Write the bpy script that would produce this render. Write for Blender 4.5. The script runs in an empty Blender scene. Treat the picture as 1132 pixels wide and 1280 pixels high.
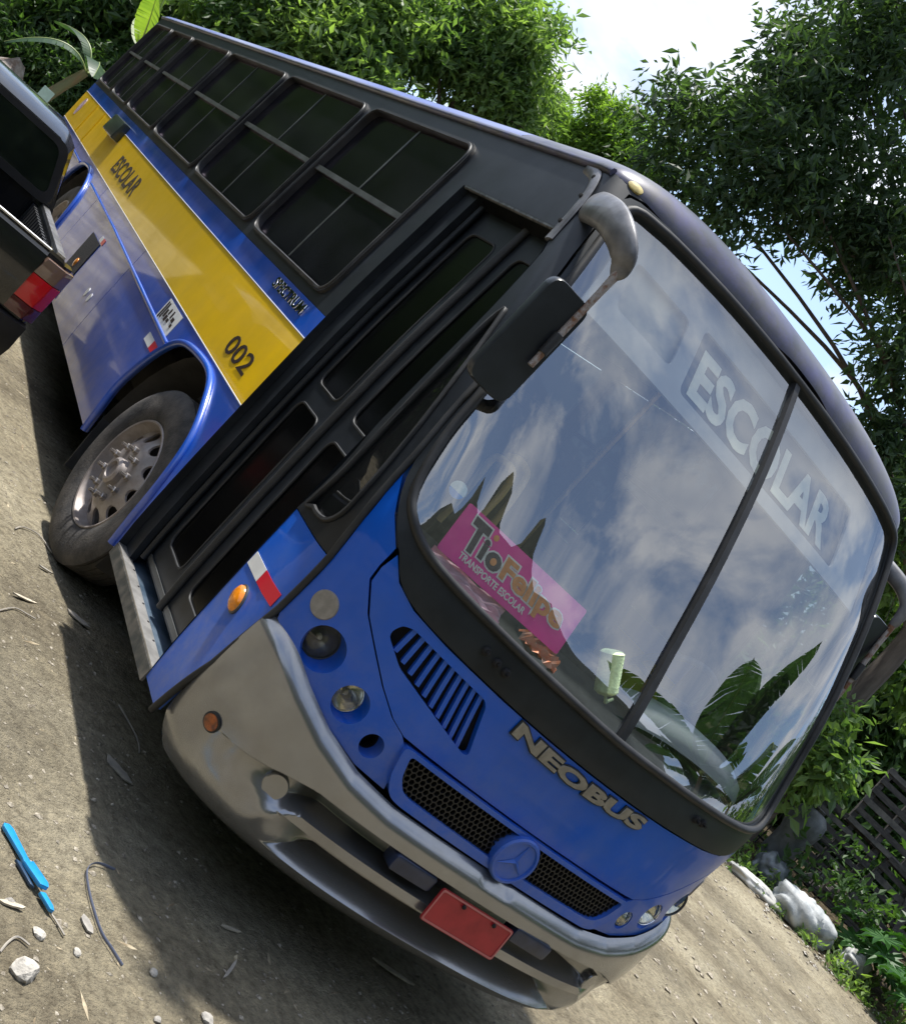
import bpy, bmesh, math, random
import numpy as np
from mathutils import Vector, Matrix
from mathutils.geometry import delaunay_2d_cdt

scene = bpy.context.scene
COL = scene.collection
random.seed(7)
RNG = np.random.default_rng(7)

# ------------------------------------------------------------------ camera
CP = np.array([-3.0993, -3.0983, 1.8041])
YAW, PITCH, ROLL, FPX = math.radians(31.8647), math.radians(-3.2332), math.radians(43.8045), 1490.334
_f = np.array([math.sin(YAW)*math.cos(PITCH), math.cos(YAW)*math.cos(PITCH), math.sin(PITCH)])
_r = np.array([math.cos(YAW), -math.sin(YAW), 0.0])
_u = np.cross(_r, _f)
CR = math.cos(ROLL)*_r + math.sin(ROLL)*_u
CU = -math.sin(ROLL)*_r + math.cos(ROLL)*_u
cam_d = bpy.data.cameras.new('camera')
cam = bpy.data.objects.new('camera', cam_d)
COL.objects.link(cam)
cam_d.sensor_width = 36.0
cam_d.lens = FPX/1280*36.0
cam_d.clip_end = 2000
cam_d.clip_start = 0.05
cam.matrix_world = Matrix(((CR[0], CU[0], -_f[0], CP[0]), (CR[1], CU[1], -_f[1], CP[1]), (CR[2], CU[2], -_f[2], CP[2]), (0, 0, 0, 1)))
scene.camera = cam

def at(px, py, depth):
    """pixel of the photograph (1132x1280) and depth along the view axis to a point"""
    v = _f*FPX + CR*(px-566) - CU*(py-640)
    return CP + v*depth/FPX

def on_ground(px, py, z=0.0):
    v = _f*FPX + CR*(px-566) - CU*(py-640)
    return CP + v*(z-CP[2])/v[2]

# ------------------------------------------------------------------ world, sun, exposure
SUN_DIR = Vector((-0.13, 0.30, 1.0)).normalized()      # towards the sun
SUN_EL = math.asin(SUN_DIR.z)
SUN_AZ = math.atan2(SUN_DIR.x, SUN_DIR.y)
world = bpy.data.worlds.new('World')
scene.world = world
world.use_nodes = True
nt = world.node_tree
for n in list(nt.nodes): nt.nodes.remove(n)
def wn(t, **k):
    n = nt.nodes.new(t)
    for a_, b_ in k.items(): setattr(n, a_, b_)
    return n
sky = wn('ShaderNodeTexSky', sky_type='NISHITA', sun_disc=False)
sky.sun_elevation = SUN_EL
sky.sun_rotation = SUN_AZ
sky.air_density = 1.0; sky.dust_density = 1.5; sky.ozone_density = 1.0
tc = wn('ShaderNodeTexCoord')
sep = wn('ShaderNodeSeparateXYZ')
nt.links.new(tc.outputs['Generated'], sep.inputs[0])
mx = wn('ShaderNodeMath', operation='MAXIMUM'); mx.inputs[1].default_value = 0.0
nt.links.new(sep.outputs['Z'], mx.inputs[0])
ad = wn('ShaderNodeMath', operation='ADD'); ad.inputs[1].default_value = 0.22
nt.links.new(mx.outputs[0], ad.inputs[0])
cmb = wn('ShaderNodeCombineXYZ')
for k in 'XY':
    dv = wn('ShaderNodeMath', operation='DIVIDE')
    nt.links.new(sep.outputs[k], dv.inputs[0]); nt.links.new(ad.outputs[0], dv.inputs[1])
    nt.links.new(dv.outputs[0], cmb.inputs[k])
noi = wn('ShaderNodeTexNoise'); noi.inputs['Scale'].default_value = 2.1; noi.inputs['Detail'].default_value = 9.0
noi.inputs['Roughness'].default_value = 0.58; noi.inputs['Distortion'].default_value = 0.35
nt.links.new(cmb.outputs[0], noi.inputs['Vector'])
ramp = wn('ShaderNodeValToRGB')
ramp.color_ramp.elements[0].position = 0.43; ramp.color_ramp.elements[0].color = (0.05, 0.05, 0.05, 1)
ramp.color_ramp.elements[1].position = 0.55; ramp.color_ramp.elements[1].color = (1, 1, 1, 1)
nt.links.new(noi.outputs['Fac'], ramp.inputs[0])
noi2 = wn('ShaderNodeTexNoise'); noi2.inputs['Scale'].default_value = 3.3; noi2.inputs['Detail'].default_value = 8.0
nt.links.new(cmb.outputs[0], noi2.inputs['Vector'])
ramp2 = wn('ShaderNodeValToRGB')
ramp2.color_ramp.elements[0].position = 0.32; ramp2.color_ramp.elements[0].color = (2.1, 2.6, 3.6, 1)
ramp2.color_ramp.elements[1].position = 0.66; ramp2.color_ramp.elements[1].color = (4.8, 5.0, 5.35, 1)
nt.links.new(noi2.outputs['Fac'], ramp2.inputs[0])
mixc = wn('ShaderNodeMix', data_type='RGBA')
nt.links.new(ramp.outputs['Color'], mixc.inputs[0])
nt.links.new(sky.outputs['Color'], mixc.inputs[6])
nt.links.new(ramp2.outputs['Color'], mixc.inputs[7])
bg = wn('ShaderNodeBackground'); bg.inputs['Strength'].default_value = 0.15
nt.links.new(mixc.outputs[2], bg.inputs['Color'])
wo = wn('ShaderNodeOutputWorld')
nt.links.new(bg.outputs[0], wo.inputs['Surface'])

sun_d = bpy.data.lights.new('sun', 'SUN')
sun_d.energy = 4.2; sun_d.angle = math.radians(3.0); sun_d.color = (1.0, 0.97, 0.91)
sun = bpy.data.objects.new('sun', sun_d)
COL.objects.link(sun)
sun.rotation_mode = 'QUATERNION'
sun.rotation_quaternion = SUN_DIR.to_track_quat('Z', 'Y')
sun.location = (0, 0, 30)

vs = scene.view_settings
scene.display_settings.display_device = 'sRGB'
vs.view_transform = 'Standard'; vs.look = 'None'; vs.gamma = 1.0; vs.use_curve_mapping = False
vs.exposure = 0.8
scene.render.engine = 'CYCLES'
scene.cycles.max_bounces = 7
scene.cycles.transparent_max_bounces = 24
scene.cycles.caustics_reflective = False
scene.cycles.caustics_refractive = False

# ------------------------------------------------------------------ materials
MATS = {}
def mat(name, color, rough=0.5, metal=0.0, coat=0.0, var=0.0, vscale=6.0, bump=0.0, bscale=60.0, rvar=0.0,
        color2=None, spec=0.5, coat_rough=0.05, emit=None, estr=1.0, c2pos=(0.4, 0.65), stretch=None, dirt=None, dirt_amt=0.4, dscale=3.0, dust=None):
    if name in MATS: return MATS[name]
    m = bpy.data.materials.new(name); m.use_nodes = True
    t = m.node_tree; b = t.nodes['Principled BSDF']
    b.inputs['Roughness'].default_value = rough
    b.inputs['Metallic'].default_value = metal
    b.inputs['Coat Weight'].default_value = coat
    b.inputs['Coat Roughness'].default_value = coat_rough
    b.inputs['Specular IOR Level'].default_value = spec
    b.inputs['Base Color'].default_value = (*color, 1)
    co = t.nodes.new('ShaderNodeTexCoord')
    vec = co.outputs['Object']
    if stretch:
        mp = t.nodes.new('ShaderNodeMapping'); mp.inputs['Scale'].default_value = stretch
        t.links.new(vec, mp.inputs['Vector']); vec = mp.outputs['Vector']
    last = None
    if var or color2:
        n = t.nodes.new('ShaderNodeTexNoise'); n.inputs['Scale'].default_value = vscale; n.inputs['Detail'].default_value = 7
        n.inputs['Roughness'].default_value = 0.6
        t.links.new(vec, n.inputs['Vector'])
        r = t.nodes.new('ShaderNodeValToRGB')
        c2 = color2 if color2 else tuple(min(1, c*(1+var)) for c in color)
        c1 = color if color2 else tuple(c*(1-var) for c in color)
        r.color_ramp.elements[0].position = c2pos[0]; r.color_ramp.elements[0].color = (*c1, 1)
        r.color_ramp.elements[1].position = c2pos[1]; r.color_ramp.elements[1].color = (*c2, 1)
        t.links.new(n.outputs['Fac'], r.inputs[0]); last = r.outputs['Color']
        if rvar:
            mr = t.nodes.new('ShaderNodeMapRange'); mr.inputs['To Min'].default_value = max(0.02, rough-rvar); mr.inputs['To Max'].default_value = rough+rvar
            mr.inputs['From Min'].default_value = 0.3; mr.inputs['From Max'].default_value = 0.7
            t.links.new(n.outputs['Fac'], mr.inputs['Value']); t.links.new(mr.outputs[0], b.inputs['Roughness'])
    if dirt:
        n = t.nodes.new('ShaderNodeTexNoise'); n.inputs['Scale'].default_value = dscale; n.inputs['Detail'].default_value = 10
        n.inputs['Roughness'].default_value = 0.72
        t.links.new(vec, n.inputs['Vector'])
        mr = t.nodes.new('ShaderNodeMapRange'); mr.inputs['From Min'].default_value = 0.42; mr.inputs['From Max'].default_value = 0.72
        mr.inputs['To Max'].default_value = dirt_amt
        t.links.new(n.outputs['Fac'], mr.inputs['Value'])
        mc = t.nodes.new('ShaderNodeMix'); mc.data_type = 'RGBA'
        t.links.new(mr.outputs[0], mc.inputs[0])
        if last is not None: t.links.new(last, mc.inputs[6])
        else: mc.inputs[6].default_value = (*color, 1)
        mc.inputs[7].default_value = (*dirt, 1)
        last = mc.outputs[2]
        if coat:
            inv = t.nodes.new('ShaderNodeMapRange'); inv.inputs['To Min'].default_value = coat; inv.inputs['To Max'].default_value = coat*0.35
            inv.inputs['From Max'].default_value = max(dirt_amt, 0.01)
            t.links.new(mr.outputs[0], inv.inputs['Value']); t.links.new(inv.outputs[0], b.inputs['Coat Weight'])
    if dust:
        z0_, z1_, dc, da = dust
        sx_ = t.nodes.new('ShaderNodeSeparateXYZ'); t.links.new(co.outputs['Object'], sx_.inputs[0])
        n = t.nodes.new('ShaderNodeTexNoise'); n.inputs['Scale'].default_value = 4.5; n.inputs['Detail'].default_value = 10; n.inputs['Roughness'].default_value = .75
        t.links.new(co.outputs['Object'], n.inputs['Vector'])
        zr_ = t.nodes.new('ShaderNodeMapRange'); zr_.inputs['From Min'].default_value = z1_; zr_.inputs['From Max'].default_value = z0_
        t.links.new(sx_.outputs['Z'], zr_.inputs['Value'])
        nr_ = t.nodes.new('ShaderNodeMapRange'); nr_.inputs['From Min'].default_value = .38; nr_.inputs['From Max'].default_value = .66
        t.links.new(n.outputs['Fac'], nr_.inputs['Value'])
        ml = t.nodes.new('ShaderNodeMath'); ml.operation = 'MULTIPLY'; t.links.new(zr_.outputs[0], ml.inputs[0]); t.links.new(nr_.outputs[0], ml.inputs[1])
        m2_ = t.nodes.new('ShaderNodeMath'); m2_.operation = 'MULTIPLY'; m2_.inputs[1].default_value = da; t.links.new(ml.outputs[0], m2_.inputs[0])
        mc = t.nodes.new('ShaderNodeMix'); mc.data_type = 'RGBA'; t.links.new(m2_.outputs[0], mc.inputs[0])
        if last is not None: t.links.new(last, mc.inputs[6])
        else: mc.inputs[6].default_value = (*color, 1)
        mc.inputs[7].default_value = (*dc, 1); last = mc.outputs[2]
    if last is not None: t.links.new(last, b.inputs['Base Color'])
    if bump:
        n = t.nodes.new('ShaderNodeTexNoise'); n.inputs['Scale'].default_value = bscale; n.inputs['Detail'].default_value = 5
        t.links.new(vec, n.inputs['Vector'])
        bp = t.nodes.new('ShaderNodeBump'); bp.inputs['Strength'].default_value = bump; bp.inputs['Distance'].default_value = 0.01
        t.links.new(n.outputs['Fac'], bp.inputs['Height']); t.links.new(bp.outputs[0], b.inputs['Normal'])
    if emit:
        b.inputs['Emission Color'].default_value = (*emit, 1); b.inputs['Emission Strength'].default_value = estr
    MATS[name] = m
    return m

def glass(name, tint=(0.8, 0.85, 0.85), ior=1.5, rough=0.0, haze=0.0, haze_col=(0.6, 0.62, 0.62), gcol=(1, 1, 1)):
    if name in MATS: return MATS[name]
    m = bpy.data.materials.new(name); m.use_nodes = True
    t = m.node_tree
    for n in list(t.nodes): t.nodes.remove(n)
    out = t.nodes.new('ShaderNodeOutputMaterial')
    tr = t.nodes.new('ShaderNodeBsdfTransparent'); tr.inputs[0].default_value = (*tint, 1)
    gl = t.nodes.new('ShaderNodeBsdfGlossy'); gl.inputs['Roughness'].default_value = rough; gl.inputs['Color'].default_value = (*gcol, 1)
    geo = t.nodes.new('ShaderNodeNewGeometry')
    dt = t.nodes.new('ShaderNodeVectorMath'); dt.operation = 'DOT_PRODUCT'
    t.links.new(geo.outputs['Normal'], dt.inputs[0]); t.links.new(geo.outputs['Incoming'], dt.inputs[1])
    ab = t.nodes.new('ShaderNodeMath'); ab.operation = 'ABSOLUTE'; t.links.new(dt.outputs['Value'], ab.inputs[0])
    om = t.nodes.new('ShaderNodeMath'); om.operation = 'SUBTRACT'; om.inputs[0].default_value = 1.0; t.links.new(ab.outputs[0], om.inputs[1])
    pw = t.nodes.new('ShaderNodeMath'); pw.operation = 'POWER'; pw.inputs[1].default_value = 5.0; t.links.new(om.outputs[0], pw.inputs[0])
    R0 = ((ior-1)/(ior+1))**2
    fr = t.nodes.new('ShaderNodeMath'); fr.operation = 'MULTIPLY_ADD'; fr.inputs[1].default_value = 1-R0; fr.inputs[2].default_value = R0
    t.links.new(pw.outputs[0], fr.inputs[0])
    mx_ = t.nodes.new('ShaderNodeMixShader')
    # a faint film of dust; on side panes its grey imitates soft reflection
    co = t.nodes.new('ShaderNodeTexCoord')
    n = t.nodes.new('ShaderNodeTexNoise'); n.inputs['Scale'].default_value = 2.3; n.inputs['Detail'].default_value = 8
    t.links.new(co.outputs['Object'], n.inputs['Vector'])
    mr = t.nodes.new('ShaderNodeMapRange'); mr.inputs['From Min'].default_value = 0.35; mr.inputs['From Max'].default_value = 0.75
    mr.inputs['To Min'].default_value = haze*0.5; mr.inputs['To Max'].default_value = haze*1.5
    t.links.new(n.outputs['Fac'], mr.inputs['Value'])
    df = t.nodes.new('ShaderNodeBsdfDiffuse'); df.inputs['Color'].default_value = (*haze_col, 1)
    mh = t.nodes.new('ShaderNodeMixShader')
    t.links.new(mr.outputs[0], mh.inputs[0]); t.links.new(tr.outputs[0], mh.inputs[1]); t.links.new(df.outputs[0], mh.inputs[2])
    t.links.new(fr.outputs[0], mx_.inputs[0]); t.links.new(mh.outputs[0], mx_.inputs[1]); t.links.new(gl.outputs[0], mx_.inputs[2])
    t.links.new(mx_.outputs[0], out.inputs['Surface'])
    MATS[name] = m
    return m

def leaf_mat(name, c1, c2, trans=0.45, rough=0.45, nscale=0.7):
    if name in MATS: return MATS[name]
    m = bpy.data.materials.new(name); m.use_nodes = True
    t = m.node_tree; b = t.nodes['Principled BSDF']; out = t.nodes['Material Output']
    geo = t.nodes.new('ShaderNodeNewGeometry')
    co = t.nodes.new('ShaderNodeTexCoord')
    n = t.nodes.new('ShaderNodeTexNoise'); n.inputs['Scale'].default_value = nscale; n.inputs['Detail'].default_value = 3
    t.links.new(co.outputs['Object'], n.inputs['Vector'])
    ad_ = t.nodes.new('ShaderNodeMath'); ad_.operation = 'MULTIPLY_ADD'; ad_.inputs[1].default_value = 0.5
    t.links.new(geo.outputs['Random Per Island'], ad_.inputs[0]); 
    sc = t.nodes.new('ShaderNodeMath'); sc.operation = 'MULTIPLY_ADD'; sc.inputs[1].default_value = 1.6; sc.inputs[2].default_value = -0.55
    t.links.new(n.outputs['Fac'], sc.inputs[0]); t.links.new(sc.outputs[0], ad_.inputs[2])
    mc = t.nodes.new('ShaderNodeMix'); mc.data_type = 'RGBA'; mc.clamp_factor = True
    mc.inputs[6].default_value = (*c1, 1); mc.inputs[7].default_value = (*c2, 1)
    t.links.new(ad_.outputs[0], mc.inputs[0])
    t.links.new(mc.outputs[2], b.inputs['Base Color'])
    b.inputs['Roughness'].default_value = rough; b.inputs['Specular IOR Level'].default_value = 0.35
    tl = t.nodes.new('ShaderNodeBsdfTranslucent')
    hs = t.nodes.new('ShaderNodeMix'); hs.data_type = 'RGBA'; hs.blend_type = 'MULTIPLY'; hs.inputs[0].default_value = 1.0
    hs.inputs[7].default_value = (1.5, 1.7, 0.6, 1)
    t.links.new(mc.outputs[2], hs.inputs[6]); t.links.new(hs.outputs[2], tl.inputs['Color'])
    ms = t.nodes.new('ShaderNodeMixShader'); ms.inputs[0].default_value = trans
    t.links.new(b.outputs[0], ms.inputs[1]); t.links.new(tl.outputs[0], ms.inputs[2])
    t.links.new(ms.outputs[0], out.inputs['Surface'])
    MATS[name] = m
    return m

# ------------------------------------------------------------------ mesh helpers
class MB:
    def __init__(s): s.v = []; s.f = []
    def add(s, vs_, fs_):
        o = len(s.v); s.v += [tuple(map(float, p)) for p in vs_]; s.f += [tuple(o+i for i in q) for q in fs_]
        return s
    def box(s, c, d, rot=None):
        c = Vector(c); h = Vector(d)/2
        vs_ = []
        for sx in (-1, 1):
            for sy in (-1, 1):
                for sz in (-1, 1):
                    p = Vector((sx*h.x, sy*h.y, sz*h.z))
                    if rot is not None: p = rot @ p
                    vs_.append(c+p)
        return s.add(vs_, [(0, 1, 3, 2), (4, 6, 7, 5), (0, 4, 5, 1), (2, 3, 7, 6), (0, 2, 6, 4), (1, 5, 7, 3)])
    def hexa(s, pts):   # 8 corners, bottom ring then top ring
        return s.add(pts, [(3, 2, 1, 0), (4, 5, 6, 7), (0, 1, 5, 4), (1, 2, 6, 5), (2, 3, 7, 6), (3, 0, 4, 7)])
    def tube(s, path, rad, n=8, caps=True, closed=False, flat=None):
        P = [Vector(p) for p in path]; m = len(P)
        R = rad if hasattr(rad, '__len__') else [rad]*m
        up = Vector((0, 0, 1)); rings = []
        T0 = (P[1]-P[0]).normalized()
        if abs(T0.dot(up)) > 0.95: up = Vector((0, 1, 0))
        N = (up - T0*up.dot(T0)).normalized()
        for i in range(m):
            if closed: T = (P[(i+1) % m]-P[i-1]).normalized()
            else: T = (P[min(i+1, m-1)]-P[max(i-1, 0)]).normalized()
            N = (N - T*N.dot(T)).normalized(); B = T.cross(N)
            k2 = flat if flat else 1.0
            rings.append([P[i] + (N*math.cos(2*math.pi*j/n) + B*k2*math.sin(2*math.pi*j/n))*R[i] for j in range(n)])
        o = [p for r in rings for p in r]; fs_ = []
        for i in range(m if closed else m-1):
            k = (i+1) % m
            for j in range(n):
                fs_.append((i*n+j, i*n+(j+1) % n, k*n+(j+1) % n, k*n+j))
        if caps and not closed:
            fs_.append(tuple(range(n-1, -1, -1))); fs_.append(tuple((m-1)*n+j for j in range(n)))
        return s.add(o, fs_)
    def lathe(s, prof, M=None, n=32, closed=False):
        """profile of (radius, height) spun about local z, placed by matrix M"""
        M = M or Matrix(); o = []; m = len(prof)
        for (r, h) in prof:
            for j in range(n):
                a_ = 2*math.pi*j/n
                o.append(M @ Vector((r*math.cos(a_), r*math.sin(a_), h)))
        fs_ = []
        for i in range(m if closed else m-1):
            k = (i+1) % m
            for j in range(n):
                fs_.append((i*n+j, i*n+(j+1) % n, k*n+(j+1) % n, k*n+j))
        return s.add(o, fs_)
    def prism(s, poly, M, h):
        """2D polygon (convex or not) extruded by h along local z"""
        n = len(poly)
        o = [M @ Vector((x, y, 0)) for x, y in poly]+[M @ Vector((x, y, h)) for x, y in poly]
        return s.add(o, [tuple(range(n-1, -1, -1)), tuple(range(n, 2*n))]+[(i, (i+1) % n, n+(i+1) % n, n+i) for i in range(n)])
    def grid(s, P, nu, nv, cu=False):
        """P: list of nu*nv points, u outer"""
        fs_ = []
        for i in range(nu if cu else nu-1):
            k = (i+1) % nu
            for j in range(nv-1): fs_.append((i*nv+j, k*nv+j, k*nv+j+1, i*nv+j+1))
        return s.add(P, fs_)

def link(name, me, material, parent=None):
    o = bpy.data.objects.new(name, me)
    COL.objects.link(o)
    if material is not None and len(me.materials) == 0: me.materials.append(material)
    if parent is not None: o.parent = parent
    return o

def build(name, mb, material, parent=None, smooth=40, bevel=0.0, recalc=True, merge=0.0, origin=None):
    me = bpy.data.meshes.new(name)
    if origin is not None:
        ox, oy, oz = origin
        vs_ = [(x-ox, y-oy, z-oz) for x, y, z in mb.v]
    else: vs_ = mb.v
    me.from_pydata(vs_, [], mb.f); me.update()
    if recalc or bevel or merge:
        bm = bmesh.new(); bm.from_mesh(me)
        if merge: bmesh.ops.remove_doubles(bm, verts=bm.verts, dist=merge)
        if recalc: bmesh.ops.recalc_face_normals(bm, faces=bm.faces)
        if bevel:
            ed = [e for e in bm.edges if len(e.link_faces) == 2 and e.calc_face_angle(0) > 0.6]
            bmesh.ops.bevel(bm, geom=ed, offset=bevel, segments=2, affect='EDGES', profile=0.6, clamp_overlap=True)
        bm.to_mesh(me); bm.free()
    if smooth:
        me.polygons.foreach_set('use_smooth', [True]*len(me.polygons))
        me.set_sharp_from_angle(angle=math.radians(smooth))
    o = link(name, me, material, parent)
    if origin is not None: o.location = origin
    return o

def empty(name, loc=(0, 0, 0), rz=0.0):
    o = bpy.data.objects.new(name, None); COL.objects.link(o)
    o.location = loc; o.rotation_euler = (0, 0, rz); o.empty_display_size = 0.2
    return o

def tag(o, label, cat, group=None, kind=None):
    if label: o['label'] = label
    if cat: o['category'] = cat
    if group: o['group'] = group
    if kind: o['kind'] = kind
    return o

def copy_tree(o, parent=None):
    c = o.copy(); COL.objects.link(c); c.parent = parent
    for ch in list(o.children): copy_tree(ch, c)
    return c

def inpoly(px, py, loops):
    ins = np.zeros(px.shape, bool)
    for L in loops:
        L = np.asarray(L); x0, y0_ = L[:, 0], L[:, 1]; x1, y1 = np.roll(x0, -1), np.roll(y0_, -1)
        for i in range(len(L)):
            if y0_[i] == y1[i]: continue
            c = (y0_[i] > py) != (y1[i] > py)
            xi = (x1[i]-x0[i])*(py-y0_[i])/(y1[i]-y0_[i])+x0[i]
            ins ^= c & (px < xi)
    return ins

def densify(L, seg):
    out = []
    n = len(L)
    for i in range(n):
        a_ = np.array(L[i], float); b_ = np.array(L[(i+1) % n], float)
        k = max(1, int(math.ceil(np.linalg.norm((b_-a_)/np.array(seg)))))
        for j in range(k): out.append(tuple(a_+(b_-a_)*j/k))
    return out

def cr(pts, per=6, closed=True):
    """Catmull-Rom through points"""
    n = len(pts); out = []
    P = [np.array(p, float) for p in pts]
    for i in range(n if closed else n-1):
        p0 = P[i-1] if (closed or i > 0) else P[i]
        p1 = P[i]; p2 = P[(i+1) % n]
        p3 = P[(i+2) % n] if (closed or i+2 < n) else P[(i+1) % n]
        for j in range(per):
            t = j/per
            out.append(tuple(0.5*((2*p1)+(-p0+p2)*t+(2*p0-5*p1+4*p2-p3)*t*t+(-p0+3*p1-3*p2+p3)*t**3)))
    if not closed: out.append(tuple(P[-1]))
    return out

def rpoly(pts, r, n=5):
    """round the corners of a polygon"""
    out = []; m = len(pts)
    R = r if hasattr(r, '__len__') else [r]*m
    for i in range(m):
        p = np.array(pts[i], float); a_ = np.array(pts[i-1], float); b_ = np.array(pts[(i+1) % m], float)
        da = a_-p; db = b_-p; la = np.linalg.norm(da); lb = np.linalg.norm(db)
        k = min(R[i], la*0.49, lb*0.49)
        if k < 1e-5: out.append(tuple(p)); continue
        s0 = p+da/la*k; s1 = p+db/lb*k
        for j in range(n+1):
            t = j/n
            out.append(tuple((1-t)**2*s0+2*t*(1-t)*p+t*t*s1))
    return out

def rrect(x0, x1, z0, z1, r, n=5):
    return rpoly([(x0, z0), (x1, z0), (x1, z1), (x0, z1)], r, n)

def circ(cx, cy, r, n=28, ry=None):
    ry = ry or r
    return [(cx+r*math.cos(2*math.pi*i/n), cy+ry*math.sin(2*math.pi*i/n)) for i in range(n)]

def panel(name, outline, mapf, material, parent, holes=(), thick=0.02, res=(0.06, 0.06), off=0.0, seg=None, smooth=38):
    seg = seg or (res[0]*0.8, res[1]*0.8)
    loops = [densify(outline, seg)]+[densify(h, seg) for h in holes]
    V = []; E = []
    for L in loops:
        o = len(V); V += L; E += [(o+i, o+(i+1) % len(L)) for i in range(len(L))]
    A = np.array(V); lo = A.min(0); hi = A.max(0)
    gx = np.arange(lo[0]+res[0]/2, hi[0], res[0]); gy = np.arange(lo[1]+res[1]/2, hi[1], res[1])
    if len(gx) and len(gy):
        X, Y = np.meshgrid(gx, gy); X = X.ravel(); Y = Y.ravel()
        k = inpoly(X, Y, loops); X = X[k]; Y = Y[k]
        if len(X):
            d2 = np.full(len(X), 1e9)
            for i in range(0, len(A)):
                d2 = np.minimum(d2, ((X-A[i, 0])/res[0])**2+((Y-A[i, 1])/res[1])**2)
            k = d2 > 0.16
            V = V+list(zip(X[k], Y[k]))
    r_ = delaunay_2d_cdt([Vector((float(p[0]), float(p[1]))) for p in V], E, [], 0, 1e-6)
    nv = np.array([(p.x, p.y) for p in r_[0]]); tr = [tuple(f) for f in r_[2]]
    T = np.array(tr); cen = nv[T].mean(1)
    k = inpoly(cen[:, 0], cen[:, 1], loops)
    area = np.abs(np.cross(nv[T[:, 1]]-nv[T[:, 0]], nv[T[:, 2]]-nv[T[:, 0]]))
    T = T[k & (area > 1e-9)]
    used = np.unique(T); rem = -np.ones(len(nv), int); rem[used] = np.arange(len(used)); nv = nv[used]; T = rem[T]
    P = mapf(nv[:, 0], nv[:, 1], off)
    mb = MB()
    if thick:
        Pi = mapf(nv[:, 0], nv[:, 1], off-thick); n = len(nv)
        cnt = {}
        for t in T:
            for a_, b_ in ((t[0], t[1]), (t[1], t[2]), (t[2], t[0])):
                if (b_, a_) in cnt: cnt[(b_, a_)] += 1
                else: cnt[(a_, b_)] = cnt.get((a_, b_), 0)+1
        fs_ = [tuple(t) for t in T]+[tuple(n+i for i in t[::-1]) for t in T]
        fs_ += [(b_, a_, n+a_, n+b_) for (a_, b_), c in cnt.items() if c == 1]
        mb.add(np.vstack([P, Pi]), fs_)
        return build(name, mb, material, parent, smooth=smooth)
    mb.add(P, [tuple(t) for t in T])
    return build(name, mb, material, parent, smooth=smooth)

def text_mesh(txt, size=1.0, bold=0.0, extrude=0.0):
    cu = bpy.data.curves.new('lettering', 'FONT'); cu.body = txt; cu.size = size
    cu.offset = bold; cu.extrude = extrude; cu.resolution_u = 3; cu.fill_mode = 'BOTH' if extrude else 'FRONT'
    to = bpy.data.objects.new('lettering', cu); COL.objects.link(to)
    dg = bpy.context.evaluated_depsgraph_get()
    me = bpy.data.meshes.new_from_object(to.evaluated_get(dg))
    bpy.data.objects.remove(to); bpy.data.curves.remove(cu)
    return me

def lettering(name, txt, box, mapf, material, parent, bold=0.02, depth=0.002, off=0.003, shear=0.0, flipu=1):
    """text scaled into box (u0,u1,v0,v1) and laid on a surface map"""
    me = text_mesh(txt, 1.0, bold, 0.5)
    n = len(me.vertices); A = np.empty(n*3); me.vertices.foreach_get('co', A); A = A.reshape(-1, 3)
    lo = A.min(0); hi = A.max(0)
    u = (A[:, 0]-lo[0])/(hi[0]-lo[0]); v = (A[:, 1]-lo[1])/(hi[1]-lo[1]); w = (A[:, 2]-lo[2])/max(1e-6, hi[2]-lo[2])
    u0, u1, v0, v1 = box
    U = u0+(u1-u0)*u+shear*(v-0.5)*(v1-v0); Vv = v0+(v1-v0)*v
    P = np.array(mapf(U, Vv, off))
    P2 = np.array(mapf(U, Vv, off+depth))
    Q = P+(P2-P)*w[:, None]
    me.vertices.foreach_set('co', Q.ravel()); me.update()
    bm = bmesh.new(); bm.from_mesh(me); bmesh.ops.remove_doubles(bm, verts=bm.verts, dist=1e-5)
    bmesh.ops.recalc_face_normals(bm, faces=bm.faces); bm.to_mesh(me); bm.free()
    me.materials.clear()
    return link(name, me, material, parent)

def plane_map(O, U, V):
    O, U, V = map(lambda k: np.array(k, float), (O, U, V)); N = np.cross(U, V); N /= np.linalg.norm(N)
    return lambda u, v, off=0.0: O[None]+np.outer(np.atleast_1d(u), U)+np.outer(np.atleast_1d(v), V)+N[None]*off

# ------------------------------------------------------------------ colours of the place
BLUE = mat('bus_blue_paint', (0.0, 0.095, 0.55), rough=0.36, spec=0.25, coat=0.5, var=0.12, vscale=1.2, dirt=(0.04, 0.13, 0.40), dirt_amt=0.35, dscale=2.2, coat_rough=0.04, bump=.12, bscale=2.5, dust=(.65, 1.25, (.30, .28, .25), .35))
BLUE_SIDE = mat('bus_blue_side_paint', (0.0, 0.080, 0.50), rough=0.32, coat=0.9, var=0.12, vscale=1.1, dirt=(0.24, 0.21, 0.30), dirt_amt=0.4, dscale=1.6, coat_rough=0.06, bump=.15, bscale=2.2, dust=(.36, 1.1, (.34, .30, .25), .38))
YELLOW = mat('bus_yellow_band', (0.86, 0.54, 0.0), rough=0.35, coat=0.7, var=0.07, vscale=2.0, dirt=(0.38, 0.26, 0.05), dirt_amt=0.35, dscale=3.5)
GREYP = mat('bumper_grey_paint', (0.34, 0.348, 0.365), rough=0.25, metal=0.75, coat=0.5, var=0.12, vscale=2.5, dirt=(0.17, 0.155, 0.13), dirt_amt=0.45, dscale=5, bump=.12, bscale=4, coat_rough=0.12, dust=(.28, .7, (.30, .27, .22), .28))
BLACKP = mat('black_satin_paint', (0.008, 0.011, 0.016), rough=0.45, spec=0.35, coat=0.08, var=0.3, vscale=3, dirt=(0.045, 0.052, 0.062), dirt_amt=0.3, dscale=4)
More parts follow.
